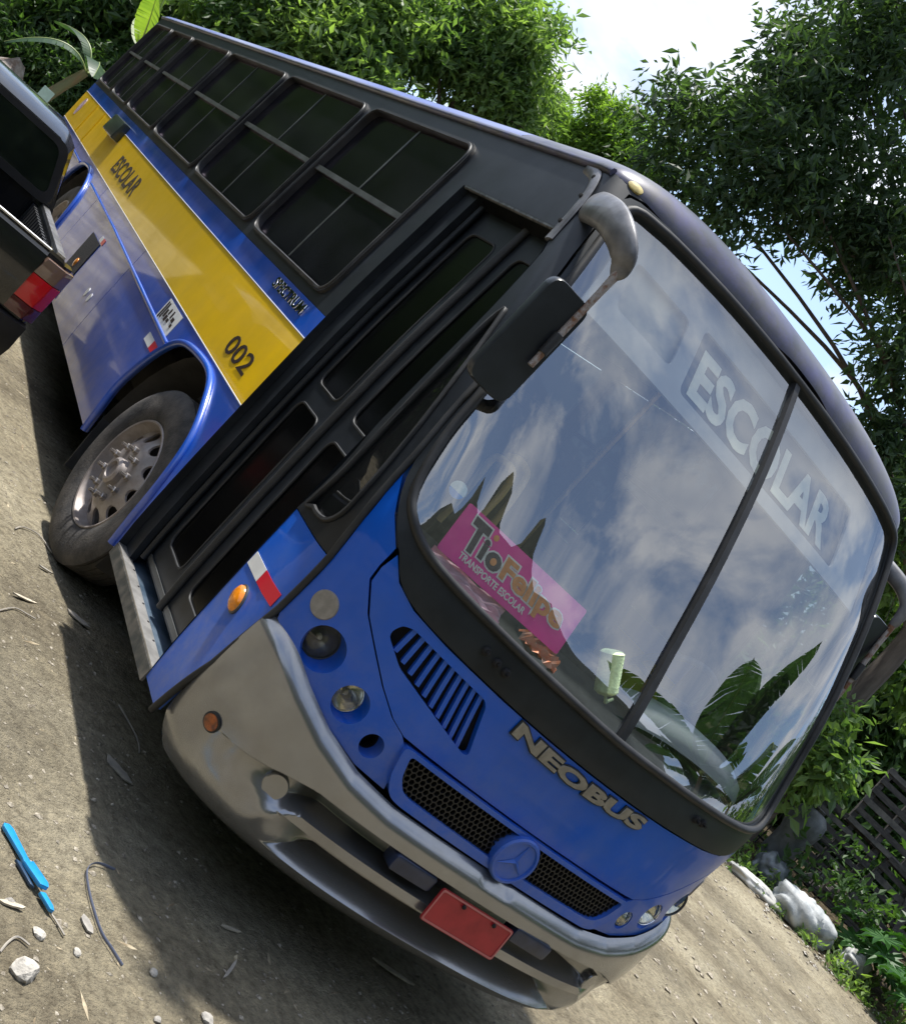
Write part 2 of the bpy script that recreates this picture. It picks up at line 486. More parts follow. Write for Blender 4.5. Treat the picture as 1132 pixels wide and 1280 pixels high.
BANDP = mat('faded_black_paint', (0.011, 0.015, 0.019), rough=0.48, spec=0.35, coat=0.08, var=0.3, vscale=2, dirt=(0.045, 0.052, 0.056), dirt_amt=0.3, dscale=5)
ROOFB = mat('roof_blue_paint', (0.05, 0.075, 0.30), rough=0.42, coat=0.4, color2=(0.22, 0.24, 0.36), vscale=0.9, c2pos=(0.4, 0.75), stretch=(3, 0.5, 3), coat_rough=0.2)
CAPP = mat('sun_faded_cap_paint', (0.030, 0.030, 0.034), rough=0.45, coat=0.3, color2=(0.11, 0.105, 0.105), vscale=2.2, dirt=(0.08, 0.08, 0.34), dirt_amt=0.35, dscale=7, coat_rough=0.25)
RUBBER = mat('black_rubber', (0.013, 0.014, 0.016), rough=0.6, var=0.35, vscale=9, dirt=(0.06, 0.06, 0.06), dirt_amt=0.3, dscale=7)
FRAMEM = mat('window_rubber_frame', (0.014, 0.015, 0.017), rough=0.5, coat=0.0, var=0.4, vscale=5, dirt=(0.12, 0.11, 0.10), dirt_amt=0.35, dscale=4)
ALU = mat('brushed_aluminium', (0.55, 0.54, 0.53), rough=0.38, metal=0.85, var=0.2, vscale=12)
ALUD = mat('dull_window_aluminium', (0.10, 0.105, 0.105), rough=0.42, metal=0.6, var=0.25, vscale=9)
CHROME = mat('chrome', (0.75, 0.76, 0.78), rough=0.12, metal=1.0)
DARK = mat('dark_cavity', (0.008, 0.008, 0.009), rough=0.8, var=0.3)
UNDER = mat('underbody_grime', (0.03, 0.028, 0.026), rough=0.85, var=0.4, vscale=5)
TYRE = mat('tyre_rubber', (0.030, 0.029, 0.030), rough=0.82, var=0.3, vscale=8, dirt=(0.17, 0.15, 0.13), dirt_amt=0.6, dscale=5, bump=0.3, bscale=90)
RIM = mat('wheel_grey_steel', (0.33, 0.30, 0.29), rough=0.5, metal=0.35, var=0.25, vscale=7, dirt=(0.20, 0.14, 0.10), dirt_amt=0.55, dscale=9)
RUST = mat('rusty_steel', (0.30, 0.27, 0.25), rough=0.6, metal=0.4, color2=(0.17, 0.08, 0.04), vscale=22, c2pos=(0.48, 0.6), bump=0.3, bscale=120)
WORNGREY = mat('worn_grey_arm_paint', (0.20, 0.20, 0.21), rough=0.45, metal=0.3, color2=(0.07, 0.07, 0.075), vscale=9, c2pos=(0.35, 0.7), coat=0.2)
WSGLASS = glass('windshield_glass', (0.84, 0.88, 0.88), 3.1, 0.0, 0.012)
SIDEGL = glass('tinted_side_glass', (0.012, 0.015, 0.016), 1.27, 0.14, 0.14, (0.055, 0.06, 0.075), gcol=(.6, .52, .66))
DOORGL = glass('tinted_door_glass', (0.012, 0.013, 0.016), 1.12, 0.2, 0.05, (0.02, 0.024, 0.032))
QGL = glass('quarter_glass', (0.25, 0.28, 0.28), 1.5, 0.01, 0.03, (0.3, 0.32, 0.32))
LENS = glass('lamp_glass', (0.85, 0.86, 0.82), 1.5, 0.02, 0.05)
AMBER = mat('amber_plastic', (0.85, 0.26, 0.01), rough=0.18, coat=0.6, var=0.2, vscale=30)
OLDAMBER = mat('dirty_amber_plastic', (0.38, 0.09, 0.015), rough=0.35, coat=0.3, color2=(0.10, 0.03, 0.01), vscale=40)
RED = mat('red_plastic', (0.60, 0.008, 0.014), rough=0.2, coat=0.7)
WHITE = mat('white_film', (0.72, 0.72, 0.70), rough=0.4, var=0.08, vscale=20)
REDFILM = mat('red_film', (0.6, 0.01, 0.03), rough=0.3)
INK = mat('black_ink', (0.025, 0.014, 0.012), rough=0.5)
SILVER = mat('silver_lettering', (0.27, 0.25, 0.21), rough=0.5, metal=0.3, var=0.15, vscale=30)

# ------------------------------------------------------------------ the bus body as a surface
NE = 2.6
def table(zs, vs_):
    P = cr(list(zip(zs, vs_)), 12, closed=False)
    A = np.array(P); i = np.argsort(A[:, 0])
    return A[i, 0], A[i, 1]
_A = table([.2, .3, .6, 1.2, 1.8, 2.3, 2.84, 3.0], [1.195, 1.207, 1.232, 1.24, 1.234, 1.205, 1.165, 1.13])
_Y = table([.2, .5, .8, 1.1, 1.39, 1.75, 2.1, 2.48, 2.84, 3.0], [-.03, -.025, -.02, -.012, 0.0, .13, .272, .455, .67, .80])
_D = table([.2, .7, 1.1, 1.5, 1.9, 2.4, 2.84, 3.0], [.48, .48, .48, .41, .33, .265, .22, .21])
fa = lambda z: np.interp(z, *_A)
fy = lambda z: np.interp(z, *_Y)
fd = lambda z: np.interp(z, *_D)
_T = np.concatenate([np.linspace(0, .15, 400)**1.0, np.linspace(.15, math.pi/2, 800)[1:]])
_X = 1.24*np.sin(_T)**(2/NE); _YY = .48*(1-np.maximum(np.cos(_T), 0)**(2/NE))
_S = np.concatenate([[0], np.cumsum(np.hypot(np.diff(_X), np.diff(_YY)))])
QE = _S[-1]
def plan(q, z, yf=fy, af=fa, df=fd):
    q = np.asarray(q, float); z = np.asarray(z, float)
    s = np.abs(q); t = np.interp(np.minimum(s, QE), _S, _T)
    x = np.sign(q)*af(z)*np.sin(t)**(2/NE)
    y = yf(z)+df(z)*(1-np.maximum(np.cos(t), 0)**(2/NE))+np.maximum(s-QE, 0)
    return np.stack([x, y, z+0*x], -1)
def qmap(q, z, off=0.0, pf=plan):
    q = np.asarray(q, float); z = np.asarray(z, float)
    P = pf(q, z)
    e = 2e-3
    a_ = pf(q+e, z)-pf(q-e, z); b_ = pf(q, z+e)-pf(q, z-e)
    N = np.cross(a_, b_); N /= np.linalg.norm(N, axis=-1, keepdims=True)
    return P+N*np.asarray(off)[..., None] if np.ndim(off) else P+N*off
def QX(x, z):
    t = math.asin(min(1.0, abs(x)/float(fa(z)))**(NE/2))
    return math.copysign(float(np.interp(t, _T, _S)), x)
def QY(y, z, sgn=-1):
    y0_, d_ = float(fy(z)), float(fd(z))
    if y >= y0_+d_: return sgn*(QE+y-y0_-d_)
    c = max(0.0, 1-max(0.0, (y-y0_)/d_))
    return sgn*float(np.interp(math.acos(c**(NE/2)), _T, _S))
def side_map(sgn):
    def f(y, z, off=0.0):
        y = np.atleast_1d(np.asarray(y, float)); z = np.atleast_1d(np.asarray(z, float))
        q = np.array([QY(a_, b_, sgn) for a_, b_ in zip(y, z)])
        return qmap(q, z, off)
    return f
SL, SR = side_map(-1), side_map(1)
def fmap(x, z, off=0.0):
    x = np.atleast_1d(np.asarray(x, float)); z = np.atleast_1d(np.asarray(z, float))
    return qmap(np.array([QX(a_, b_) for a_, b_ in zip(x, z)]), z, off)
def mir(L): return [(-x, z) for x, z in L][::-1]

bus = empty('school_bus', (0, 0, 0))
tag(bus, 'long blue school bus with a yellow side band, grey bumper and split windshield', 'bus')

# --- windshield outline (x, z), half then mirrored
ws_half = [(0, 1.388), (.37, 1.398), (.63, 1.408), (.87, 1.422), (1.03, 1.442), (1.12, 1.485), (1.165, 1.56), (1.178, 1.75), (1.168, 1.91),
           (1.155, 2.1), (1.113, 2.5), (1.085, 2.70), (1.045, 2.775), (.93, 2.80), (.8, 2.815), (.43, 2.84), (0, 2.85)]
def halfq(L, sgn): return [(sgn*QX(x, z), z) for x, z in L]
wsR = halfq(ws_half, 1); wsL = halfq(ws_half, -1)
ws_loop = wsR[:-1]+wsL[::-1][:-1]
def offs(L, d):
    """push a loop outwards by d"""
    A = np.array(L); n = len(A); c = []
    ar = sum(A[i, 0]*A[(i+1) % n, 1]-A[(i+1) % n, 0]*A[i, 1] for i in range(n))
    for i in range(n):
        t = A[(i+1) % n]-A[i-1]; t /= np.linalg.norm(t)
        nn = np.array([t[1], -t[0]])*(1 if ar > 0 else -1)
        c.append(tuple(A[i]+nn*d))
    return c
ws_s = cr(ws_loop, 3)
band_half = [(0, 1.229), (.25, 1.232), (.5, 1.24), (.8, 1.257), (.96, 1.275), (1.05, 1.31), (1.105, 1.372), (1.165, 1.45), (1.202, 1.56), (1.212, 1.75), (1.20, 1.93), (1.185, 2.1), (1.15, 2.5), (1.12, 2.71),
             (1.08, 2.81), (.93, 2.84), (.8, 2.855), (.43, 2.878), (0, 2.888)]
bdR = halfq(band_half, 1); bdL = halfq(band_half, -1)
band_loop = cr(bdR[:-1]+bdL[::-1][:-1], 3)
surround = panel('windshield_surround', band_loop, qmap, BANDP, bus, holes=[ws_s], thick=0.035, off=0.006, res=(.05, .05))
# round rubber seal lying along the glass edge
Lq = np.array(densify(offs(ws_s, 0.012), (.03, .03)))
seal = build('windshield_seal', MB().tube(qmap(Lq[:, 0], Lq[:, 1], 0.010), 0.017, 8, closed=True), RUBBER, bus, smooth=60)
# two panes
for sg in (-1, 1):
    h = cr(wsR if sg > 0 else wsL, 3, closed=False)
    h = [(p[0]+(sg*0.006 if abs(p[0]) < 1e-6 else 0), p[1]) for p in h]
    o = panel('windshield_pane', h, qmap, WSGLASS, bus, thick=0.0, off=-0.006, res=(.05, .05))
    o['label'] = 'passenger side windshield pane reflecting clouds' if sg < 0 else 'driver side windshield pane reflecting clouds and banana leaves'
zz = np.linspace(1.375, 2.865, 30)
dv_ = MB()
bl = np.concatenate([qmap(np.full(30, sx), zz, o_) for sx, o_ in ((-.02, -.01), (-.017, .012), (.017, .012), (.02, -.01))])
dv_.grid(list(bl), 4, 30)
build('windshield_divider', dv_, RUBBER, bus, smooth=30)

# --- side seam between mask and sides: y as function of z
seam_z = [.36, .396, .67, .945, 1.2, 1.355, 1.63, 1.93, 2.1]
seam_y = [.455, .44, .345, .305, .295, .305, .345, .41, .47]
def seam_q(z, d=0.0, sgn=-1): return QY(float(np.interp(z, seam_z, seam_y)), z, sgn)+sgn*d

def bump_top(x): return float(np.interp(abs(x), [0, .55, .75, .93, 1.08, 1.2, 1.24], [.726, .724, .745, .795, .86, .925, .945]))
# hood, headlight panels
hood_side = [(1.103, 1.355), (1.118, 1.30), (1.111, 1.245), (1.045, 1.156), (.95, 1.08), (.861, 1.013), (.76, .952), (.69, .928)]
def hood_outline():
    top = [(-x, z-.008) for x, z in band_half[:7][::-1]]+[(x, z-.008) for x, z in band_half[1:7]]
    r = [(x-.004, z) for x, z in hood_side]
    bot = [(.6, .926), (.3, .924), (0, .922), (-.3, .924), (-.6, .926)]
    l = [(-x, z) for x, z in r[::-1]]
    return [(QX(x, z), z) for x, z in top+r[1:]+bot+l[:-1]]
# vent slots in the hood (passenger side)
NV = 11
vent_out = [(-.962, 1.172), (-.950, 1.208), (-.915, 1.222), (-.56, 1.196), (-.535, 1.178), (-.452, 1.012), (-.475, 1.004), (-.86, 1.094), (-.955, 1.150)]
vent_q = rpoly([(QX(x, z), z) for x, z in vent_out], .012, 2)
hood = panel('hood', hood_outline(), qmap, BLUE, bus, holes=[vent_q], thick=0.03, off=0.0, res=(.05, .04))
# vent backing and slats
panel('vent_cavity', offs(vent_q, .01), qmap, DARK, hood, thick=0.004, off=-0.045, res=(.06, .05))
def vent_edges(t):
    top = np.array([-.945+t*.405, 1.222-t*.03]); bot = np.array([-.952+t*.49, 1.150-t*.145])
    return top, bot
for i in range(NV-1):
    t = (i+1)/NV
    top, bot = vent_edges(t); w = .0085
    pts = [(bot[0]-w, bot[1]-.012), (bot[0]+w, bot[1]-.012), (top[0]+w, top[1]+.008), (top[0]-w, top[1]+.008)]
    panel('vent_slat', [(QX(x, z), z) for x, z in pts], qmap, BLUE, hood, thick=0.02, off=-0.008, res=(.03, .05))

LAMPS = [(1.147, 1.079, .050), (1.07, .972, .078), (.896, .897, .066), (.748, .835, .044)]
for sg in (-1, 1):
    seam = [(seam_q(z, -.012, 1), z) for z in (.952, 1.05, 1.2, 1.355, 1.5, 1.63, 1.8, 1.93)]
    # along windshield surround going down
    sur = [(QX(x+.008, z), z) for x, z in [(1.212, 1.90), (1.214, 1.75), (1.205, 1.56), (1.168, 1.45), (1.112, 1.375)]]
    hs = [(QX(x+.004, z), z) for x, z in hood_side]
    low = [(QX(.655, .90), .90), (QX(.622, .80), .80), (QX(.605, .745), .745)]
    bt = [(QX(x, bump_top(x)+.008), bump_top(x)+.008) for x in (.75, .85, .93, 1.0, 1.08, 1.15, 1.2)]
    out = bt+seam+sur+hs[1:]+low
    holes = []
    for (x, z, r) in LAMPS:
        c = QX(x, z); holes.append(circ(c, z, r*(.98 if x > 1.1 else 1.0), 26, r))
    L = [(sg*a_, b_) for a_, b_ in out]; H = [[(sg*a_, b_) for a_, b_ in h] for h in holes]
    hp = panel('headlight_panel', L, qmap, BLUE, bus, holes=H, thick=0.03, off=0.0, res=(.035, .035))
    for i, (x, z, r) in enumerate(LAMPS):
        c = sg*QX(x, z)
        A = np.array(circ(c, z, r, 32)); rim = qmap(A[:, 0], A[:, 1], 0.0)
        n = qmap(np.array([c]), np.array([z]), 1.0)[0]-qmap(np.array([c]), np.array([z]), 0.0)[0]
        cen = qmap(np.array([c]), np.array([z]), 0.0)[0]
        if i == 0:
            d = MB(); P2 = qmap(A[:, 0]*.94+c*.06, A[:, 1]*.94+z*.06, .006)
            d.add(list(rim*1.0)+list(P2), [(j, (j+1) % 32, 32+(j+1) % 32, 32+j) for j in range(32)]+[tuple(range(32, 64))])
            build('blanking_disc', d, mat('dusty_grey_disc', (.26, .235, .20), rough=.55, var=.15, vscale=30), hp, smooth=30)
            continue
        # bore running straight back, lamp at its end
        ax = Vector((n[0]*(.35 if sg < 0 else .0), -1.0, 0.06)).normalized()
        dep = [0, .075, .06, .05][i]*(1 if sg < 0 else .45); lr = r*(.84 if sg < 0 else .9)
        Mx = ax.to_track_quat('Z', 'Y').to_matrix().to_4x4()
        lc = Vector(cen)-ax*dep+Vector((0, 0, r*.10))
        Mx.translation = lc
        ang = np.linspace(0, 2*math.pi, 32, endpoint=False)
        # match rim ordering to the ring
        ring = []
        for p in rim:
            v = Mx.inverted() @ Vector(p); a_ = math.atan2(v.y, v.x)
            ring.append(Mx @ Vector((lr*math.cos(a_), lr*math.sin(a_), 0)))
        midr = [(Vector(rim[j])*.55+ring[j]*.45)+(ring[j]-lc).normalized()*r*.06 for j in range(32)]
        so = MB(); so.add(list(rim)+midr+ring, [(j, (j+1) % 32, 32+(j+1) % 32, 32+j) for j in range(32)]+[(32+j, 32+(j+1) % 32, 64+(j+1) % 32, 64+j) for j in range(32)])
        sck = build('lamp_socket', so, BLUE, hp, smooth=50)
        if i == 3 and sg < 0:
            build('empty_hole', MB().lathe([(lr*1.02, .001), (lr*1.0, -.05), (0.0, -.052)], Mx, 28), DARK, sck)
        else:
            build('reflector', MB().lathe([(lr*1.02, -.002), (lr*.85, -.018), (lr*.5, -.04), (.012, -.05), (.010, -.030), (0, -.029)], Mx, 28),
                  mat('lamp_reflector', (.88, .86, .78), rough=.16, metal=.95, var=.12, vscale=25) if not (i == 1 and sg < 0) else mat('dull_reflector', (.30, .29, .25), rough=.25, metal=.8, var=.4, vscale=25), sck)
            build('trim_ring', MB().lathe([(lr*1.05, -.004), (lr*1.05, .006), (lr*1.0, .009), (lr*.96, .006), (lr*.95, -.002)], Mx, 32), CHROME if i > 1 else ALUD, sck)
            build('bulb', MB().lathe([(.011, -.045), (.011, -.028), (.008, -.020), (0, -.018)], Mx, 12), mat('bulb_glass', (.75, .70, .55), rough=.15, coat=.5), sck)
            build('lens', MB().lathe([(lr*1.0, .0), (lr*.9, .007), (lr*.6, .013), (0, .016)], Mx, 28), LENS, sck)

# --- grille
gs_out = [(-.668, .914), (-.635, .80), (-.59, .745), (-.54, .735), (0, .733), (.54, .735), (.59, .745), (.635, .80), (.668, .914), (.3, .916), (0, .915), (-.3, .916)]
gs_in = [(-.628, .897), (-.598, .82), (-.558, .782), (-.52, .774), (0, .768), (.52, .774), (.558, .782), (.598, .82), (.628, .897), (.3, .897), (0, .897), (-.3, .897)]
gq = lambda L: [(QX(x, z) if x else 0.0, z) for x, z in L]
gsur = panel('grille_surround', rpoly(gq(gs_out), .03, 3), qmap, BLUE, bus, holes=[rpoly(gq(gs_in), .02, 3)], thick=0.05, off=0.022, res=(.03, .02))
panel('grille_backing', rpoly(gq(gs_out), .03, 3), qmap, DARK, gsur, thick=0.003, off=-0.05, res=(.08, .05))
gin = rpoly(gq(gs_in), .02, 3)
mesh_ = MB(); cw = 0.0235; ch = cw*math.sqrt(3)/2
rows = int(.16/ch)+2; colsn = int(1.36/cw)+2
for rj in range(rows):
    for ci in range(colsn):
        cx = -.68+ci*cw+(cw/2 if rj % 2 else 0); cz = .762+rj*ch
        if not inpoly(np.array([cx]), np.array([cz]), [offs(gin, .006)])[0]: continue
        R0 = cw/math.sqrt(3); o = []
        for k in range(6):
            a_ = math.pi/6+k*math.pi/3
            for rr_, of in ((R0*1.02, .006), (R0*.80, .006), (R0*.80, -.014)): o.append((cx+rr_*math.cos(a_), cz+rr_*math.sin(a_), of))
        A = np.array(o); P = qmap(A[:, 0], A[:, 1], A[:, 2])
        fs_ = []
        for k in range(6):
            b_ = (k+1) % 6
            fs_ += [(k*3, b_*3, b_*3+1, k*3+1), (k*3+1, b_*3+1, b_*3+2, k*3+2)]
        mesh_.add(P, fs_)
gm = build('grille_mesh', mesh_, mat('black_grille_plastic', (.012, .012, .013), rough=.4), gsur, smooth=0, recalc=False)
gm['kind'] = 'stuff'
# round emblem with three-pointed star
EM = Matrix.Translation((0, float(fy(.815))-.018, .815)) @ Matrix.Rotation(math.radians(90), 4, 'X')
emb = build('emblem', MB().lathe([(.098, -.05), (.098, .018), (.092, .026), (.083, .026), (.080, .018), (0, .018)], EM, 40), BLUE, bus, smooth=35)
st = MB()
for k in range(3):
    a_ = math.radians(90+120*k); a0 = a_+math.radians(60); a1 = a_-math.radians(60)
    tip = (0.079*math.cos(a_), 0.079*math.sin(a_)); l = (.013*math.cos(a0), .013*math.sin(a0)); r = (.013*math.cos(a1), .013*math.sin(a1))
    pts = [(0, 0, .030), (l[0], l[1], .019), (tip[0], tip[1], .021), (r[0], r[1], .019)]
    st.add([EM @ Vector(p) for p in pts], [(0, 1, 2), (0, 2, 3)])
build('star', st, BLUE, emb, smooth=0)
# name on the hood
def arcmap(x, z, off):   # follows the curve of the band edge
    x = np.atleast_1d(x); return fmap(x, z+.018*(x/.38)**2, off)
lettering('nameplate_edge', 'NEOBUS', (-.398, .398, 1.141, 1.209), arcmap, BANDP, hood, bold=.075, depth=.006, off=.001)
nm = lettering('nameplate', 'NEOBUS', (-.392, .392, 1.146, 1.204), arcmap, SILVER, hood, bold=.045, depth=.010, off=.001)

# --- bumper: relief surface
def sm(a_, b_, x):
    t = np.clip((x-a_)/(b_-a_), 0, 1); return t*t*(3-2*t)
_YB = table([.2, .28, .30, .33, .37, .43, .53, .62, .96], [.10, .02, -.015, -.052, -.080, -.088, -.087, -.084, -.078])
_AB = table([.2, .28, .36, .45, .65, .96], [1.06, 1.10, 1.155, 1.205, 1.236, 1.243])
_DB = table([.2, .28, .45, .65, .96], [.6, .6, .6, .50, .50])
fdb = lambda z: np.interp(z, *_DB)
fyb = lambda z: np.interp(z, *_YB)
def QYb(y, z):
    c = max(0.0, 1-max(0.0, (y-float(fyb(z)))/float(fdb(z))))
    return float(np.interp(math.acos(c**(NE/2)), _T, _S))
def plan_b(q, z):
    return plan(q, z, yf=fyb, af=lambda z_: np.interp(z_, *_AB), df=fdb)
def relief(q, z):
    s = np.abs(q)
    crease = .55+.068*sm(1.16, .78, s)
    d1 = .020*sm(1.20, 1.12, s)+.042*sm(1.12, .95, s)+.105*sm(.92, .70, s)
    low1 = .528-.0*s; w = .010+.17*sm(.80, 1.02, s)
    in1 = sm(crease+.003, crease-.005, z)*sm(low1-w, low1+.003, z)
    d2 = .13*sm(.90, .66, s)
    in2 = sm(.484, .477, z)*sm(.352, .360, z)
    # soft bulge round the fog lamp
    fog = .030*np.exp(-(((s-.965)/.075)**2+((z-.485)/.055)**2))
    r = -(d1*in1+d2*in2)+fog
    # upper band bulges a little, roll at the middle notch
    r = r-.012*sm(.10, .05, np.abs(q-.02))*sm(.672, .70, z)
    return r
qs = np.concatenate([np.linspace(-1, 1, 301)])
qseam = QYb(float(np.interp(.6, seam_z, seam_y)), .6)
zt = np.array([bump_top(plan_b(np.array([q*qseam]), np.array([.8]))[0, 0]) for q in qs])
rows_ = np.concatenate([np.linspace(.284, .345, 9), np.linspace(.350, .364, 9), np.linspace(.38, .47, 7), np.linspace(.475, .487, 9), np.linspace(.50, .518, 4),
                        np.linspace(.524, .535, 6), np.linspace(.54, .63, 34), np.array([.640, .650])])
pts = []
nr = len(rows_)+13
for i, q in enumerate(qs):
    ex = np.concatenate([np.linspace(rows_[-1], zt[i]-.065, 5)[1:], zt[i]-.065+.065*np.linspace(0, 1, 10)[1:]])
    Z = np.concatenate([rows_, ex])
    Qv = np.array([q*QYb(float(np.interp(min(z_, .95), seam_z, seam_y))-.004, min(z_, .95)) for z_ in Z])
    P = qmap(Qv, Z, relief(Qv, Z)-.046*np.clip((Z-(zt[i]-.065))/.065, 0, 1)**2.2, pf=plan_b)
    # tuck the lower edge inwards
    pts += list(P)
bmp = MB(); bmp.grid(pts, len(qs), nr)
# return flange along the bottom and top edge
def rowpts(j, dy, dz): return [np.array(pts[i*nr+j])+np.array([0, dy, dz]) for i in range(len(qs))]
b0 = rowpts(0, 0, 0); b1 = rowpts(0, .10, .008)
fl = [p for a_, b_ in zip(b0, b1) for p in (a_, b_)]
bmp.grid(fl, len(qs), 2)
bumper = build('front_bumper', bmp, GREYP, bus, smooth=50, recalc=True, merge=.0004)
# back plate so that nothing shows through the slots
for sg in (-1, 1):
    for zf in (.524,):
        c = sg*QX(.914, zf)
        P = qmap(np.array([c]), np.array([zf]), relief(np.array([c]), np.array([zf]))+.004, pf=plan_b)[0]
        nrm = Vector((sg*.40, -1, .0)).normalized()
        M_ = nrm.to_track_quat('Z', 'Y').to_matrix().to_4x4(); M_.translation = P
        fo = build('fog_lamp_cover', MB().lathe([(.047, -.05), (.047, .008), (.043, .013), (0, .014)], M_, 32), GREYP, bumper, smooth=35)
    c = sg*QX(1.16, .548)
    P = qmap(np.array([c]), np.array([.548]), .0, pf=plan_b)[0]; P1 = qmap(np.array([c]), np.array([.548]), 1., pf=plan_b)[0]
    nrm = Vector(P1-P).normalized(); M_ = nrm.to_track_quat('Z', 'Y').to_matrix().to_4x4(); M_.translation = P
    o = build('side_marker', MB().lathe([(.036, -.01), (.036, .006), (.030, .008)], M_, 28), RUBBER, bumper, smooth=35)
    build('marker_lens', MB().lathe([(.031, .0), (.029, .010), (.018, .014), (0, .015)], M_, 28), OLDAMBER, o, smooth=50)
    # tow-eye cover pad hanging in the upper slot
    pd = rrect(.225, .435, .563, .625, .018) if sg > 0 else rrect(-.435, -.225, .556, .618, .018)
    P = plan_b(np.array([sg*.33]), np.array([.59]))[0]
    M_ = Matrix.Translation((0, P[1]-.004, 0)) @ Matrix.Rotation(math.radians(90), 4, 'X')
    p_ = MB().prism([(x, z) for x, z in pd], M_ @ Matrix.Translation((0, 0, -.07)), .075)
    build('towing_cover', p_, mat('dark_blue_pad', (.018, .028, .065), rough=.35, coat=.3, var=.3, vscale=12), bumper, bevel=.008, smooth=40)
# number plate
PM = plane_map((0, -.105, .543), (1, 0, 0), (0, .12, .99))
pl = panel('number_plate', rrect(-.20, .20, -.068, .068, .014), lambda u, v, off=0: PM(u, v, off), mat('red_plate', (.42, .022, .03), rough=.42, coat=.2, color2=(.30, .012, .02), vscale=9), bumper, thick=.006, off=.006, res=(.1, .1))
panel('plate_border', rrect(-.197, .197, -.065, .065, .012), PM, mat('plate_pink_edge', (.50, .16, .15), rough=.45), pl, holes=[rrect(-.190, .190, -.058, .058, .010)], thick=.002, off=.009, res=(.1, .1))
for sx in (-.075, .095):
    M_ = Matrix.Translation((sx, -.118+.006, .592)) @ Matrix.Rotation(math.radians(90), 4, 'X')
    build('plate_bolt', MB().lathe([(.008, -.004), (.008, .003), (.005, .006), (0, .006)], M_, 10), DARK, pl)
# black panel behind the bumper and mask
bk = []
zz = np.linspace(.33, 1.35, 12); qq = np.linspace(-1.32, 1.32, 40)
for q in qq: bk += list(qmap(np.full(12, q), zz, -.16))
build('front_bulkhead', MB().grid(bk, 40, 12), DARK, bus, smooth=60, recalc=False)
# wiper pivots on the band
for x, z in ((-.69, 1.325), (-.63, 1.318), (-.58, 1.312), (.60, 1.335), (.65, 1.338)):
    P = fmap(x, z, .006)[0]
    M_ = Vector((0, -1, 0)).to_track_quat('Z', 'Y').to_matrix().to_4x4(); M_.translation = P
    build('wiper_pivot', MB().lathe([(.017, -.02), (.017, .006), (.012, .012), (.006, .012), (.006, .028), (0, .028)], M_, 14), DARK, surround, smooth=40)

# ------------------------------------------------------------------ bus: corners, door, sides, roof
REAR = 12.25
def qside(L, sgn): return [(QY(y, z, sgn), z) for y, z in L]
DOORY0, DOORY1 = .658, 1.725
ZSK = .385
for sg in (-1, 1):
    # blue corner panel between the mask seam and the door
    zs_ = [ZSK, .5, .67, .8, .945, 1.08, 1.195]
    fr_ = [(seam_q(z, .010, sg), z) for z in zs_]
    ye = DOORY0 if sg < 0 else 1.20
    bk_ = [(QY(ye, z, sg), z) for z in zs_[::-1]]
    cp = panel('corner_panel', fr_+bk_, qmap, BLUE, bus, thick=.025, res=(.05, .05))
    # black quarter panel with the long narrow quarter glass
    zq = [1.20, 1.355, 1.5, 1.63, 1.8, 1.93]
    f2 = [(seam_q(z, .010, sg), z) for z in zq]
    f3 = [(sg*QX(x+.008, z), z) for x, z in [(1.198, 2.02), (1.185, 2.12), (1.15, 2.5), (1.128, 2.66)]]
    topz = 2.84 if sg > 0 else 2.55
    if sg < 0:
        b2 = [(QY(y, z, sg), z) for y, z in [(.80, 2.66), (.80, 2.55), (.735, 2.45), (.69, 2.2), (.665, 1.9), (DOORY0, 1.6), (DOORY0, 1.20)]]
    else:
        b2 = [(QY(1.20, z, sg), z) for z in (2.66, 2.5, 2.2, 1.9, 1.6, 1.2)]
    if sg < 0: gl_ = [(.605, 1.30), (.56, 1.255), (.44, 1.262), (.385, 1.32), (.385, 1.45), (.425, 1.7), (.49, 1.93), (.56, 2.12), (.605, 2.20), (.615, 2.0)]
    else: gl_ = [(1.12, 1.30), (1.06, 1.255), (.44, 1.262), (.385, 1.32), (.385, 1.45), (.425, 1.7), (.49, 1.93), (.62, 2.22), (.75, 2.45), (.85, 2.5), (1.05, 2.5), (1.12, 2.42)]
    gl_ = cr(qside(gl_, sg), 3)
    qp = panel('quarter_panel', f2+f3+b2, qmap, BLACKP, bus, holes=[gl_], thick=.03, off=.003, res=(.05, .05))
    panel('quarter_glass', gl_, qmap, QGL, qp, thick=0, off=-.008, res=(.05, .06))
    g = np.array(densify(gl_, (.03, .03)))
    build('quarter_seal', MB().tube(qmap(g[:, 0], g[:, 1], .006), .010, 6, closed=True), RUBBER, qp, smooth=60)
    # rubber strip along the seam
    zs2 = np.linspace(.375, 1.98, 34)
    P = qmap(np.array([seam_q(z, .0, sg) for z in zs2]), zs2, .004)
    build('seam_strip', MB().tube(P, .0135, 8), RUBBER, bus, smooth=60)

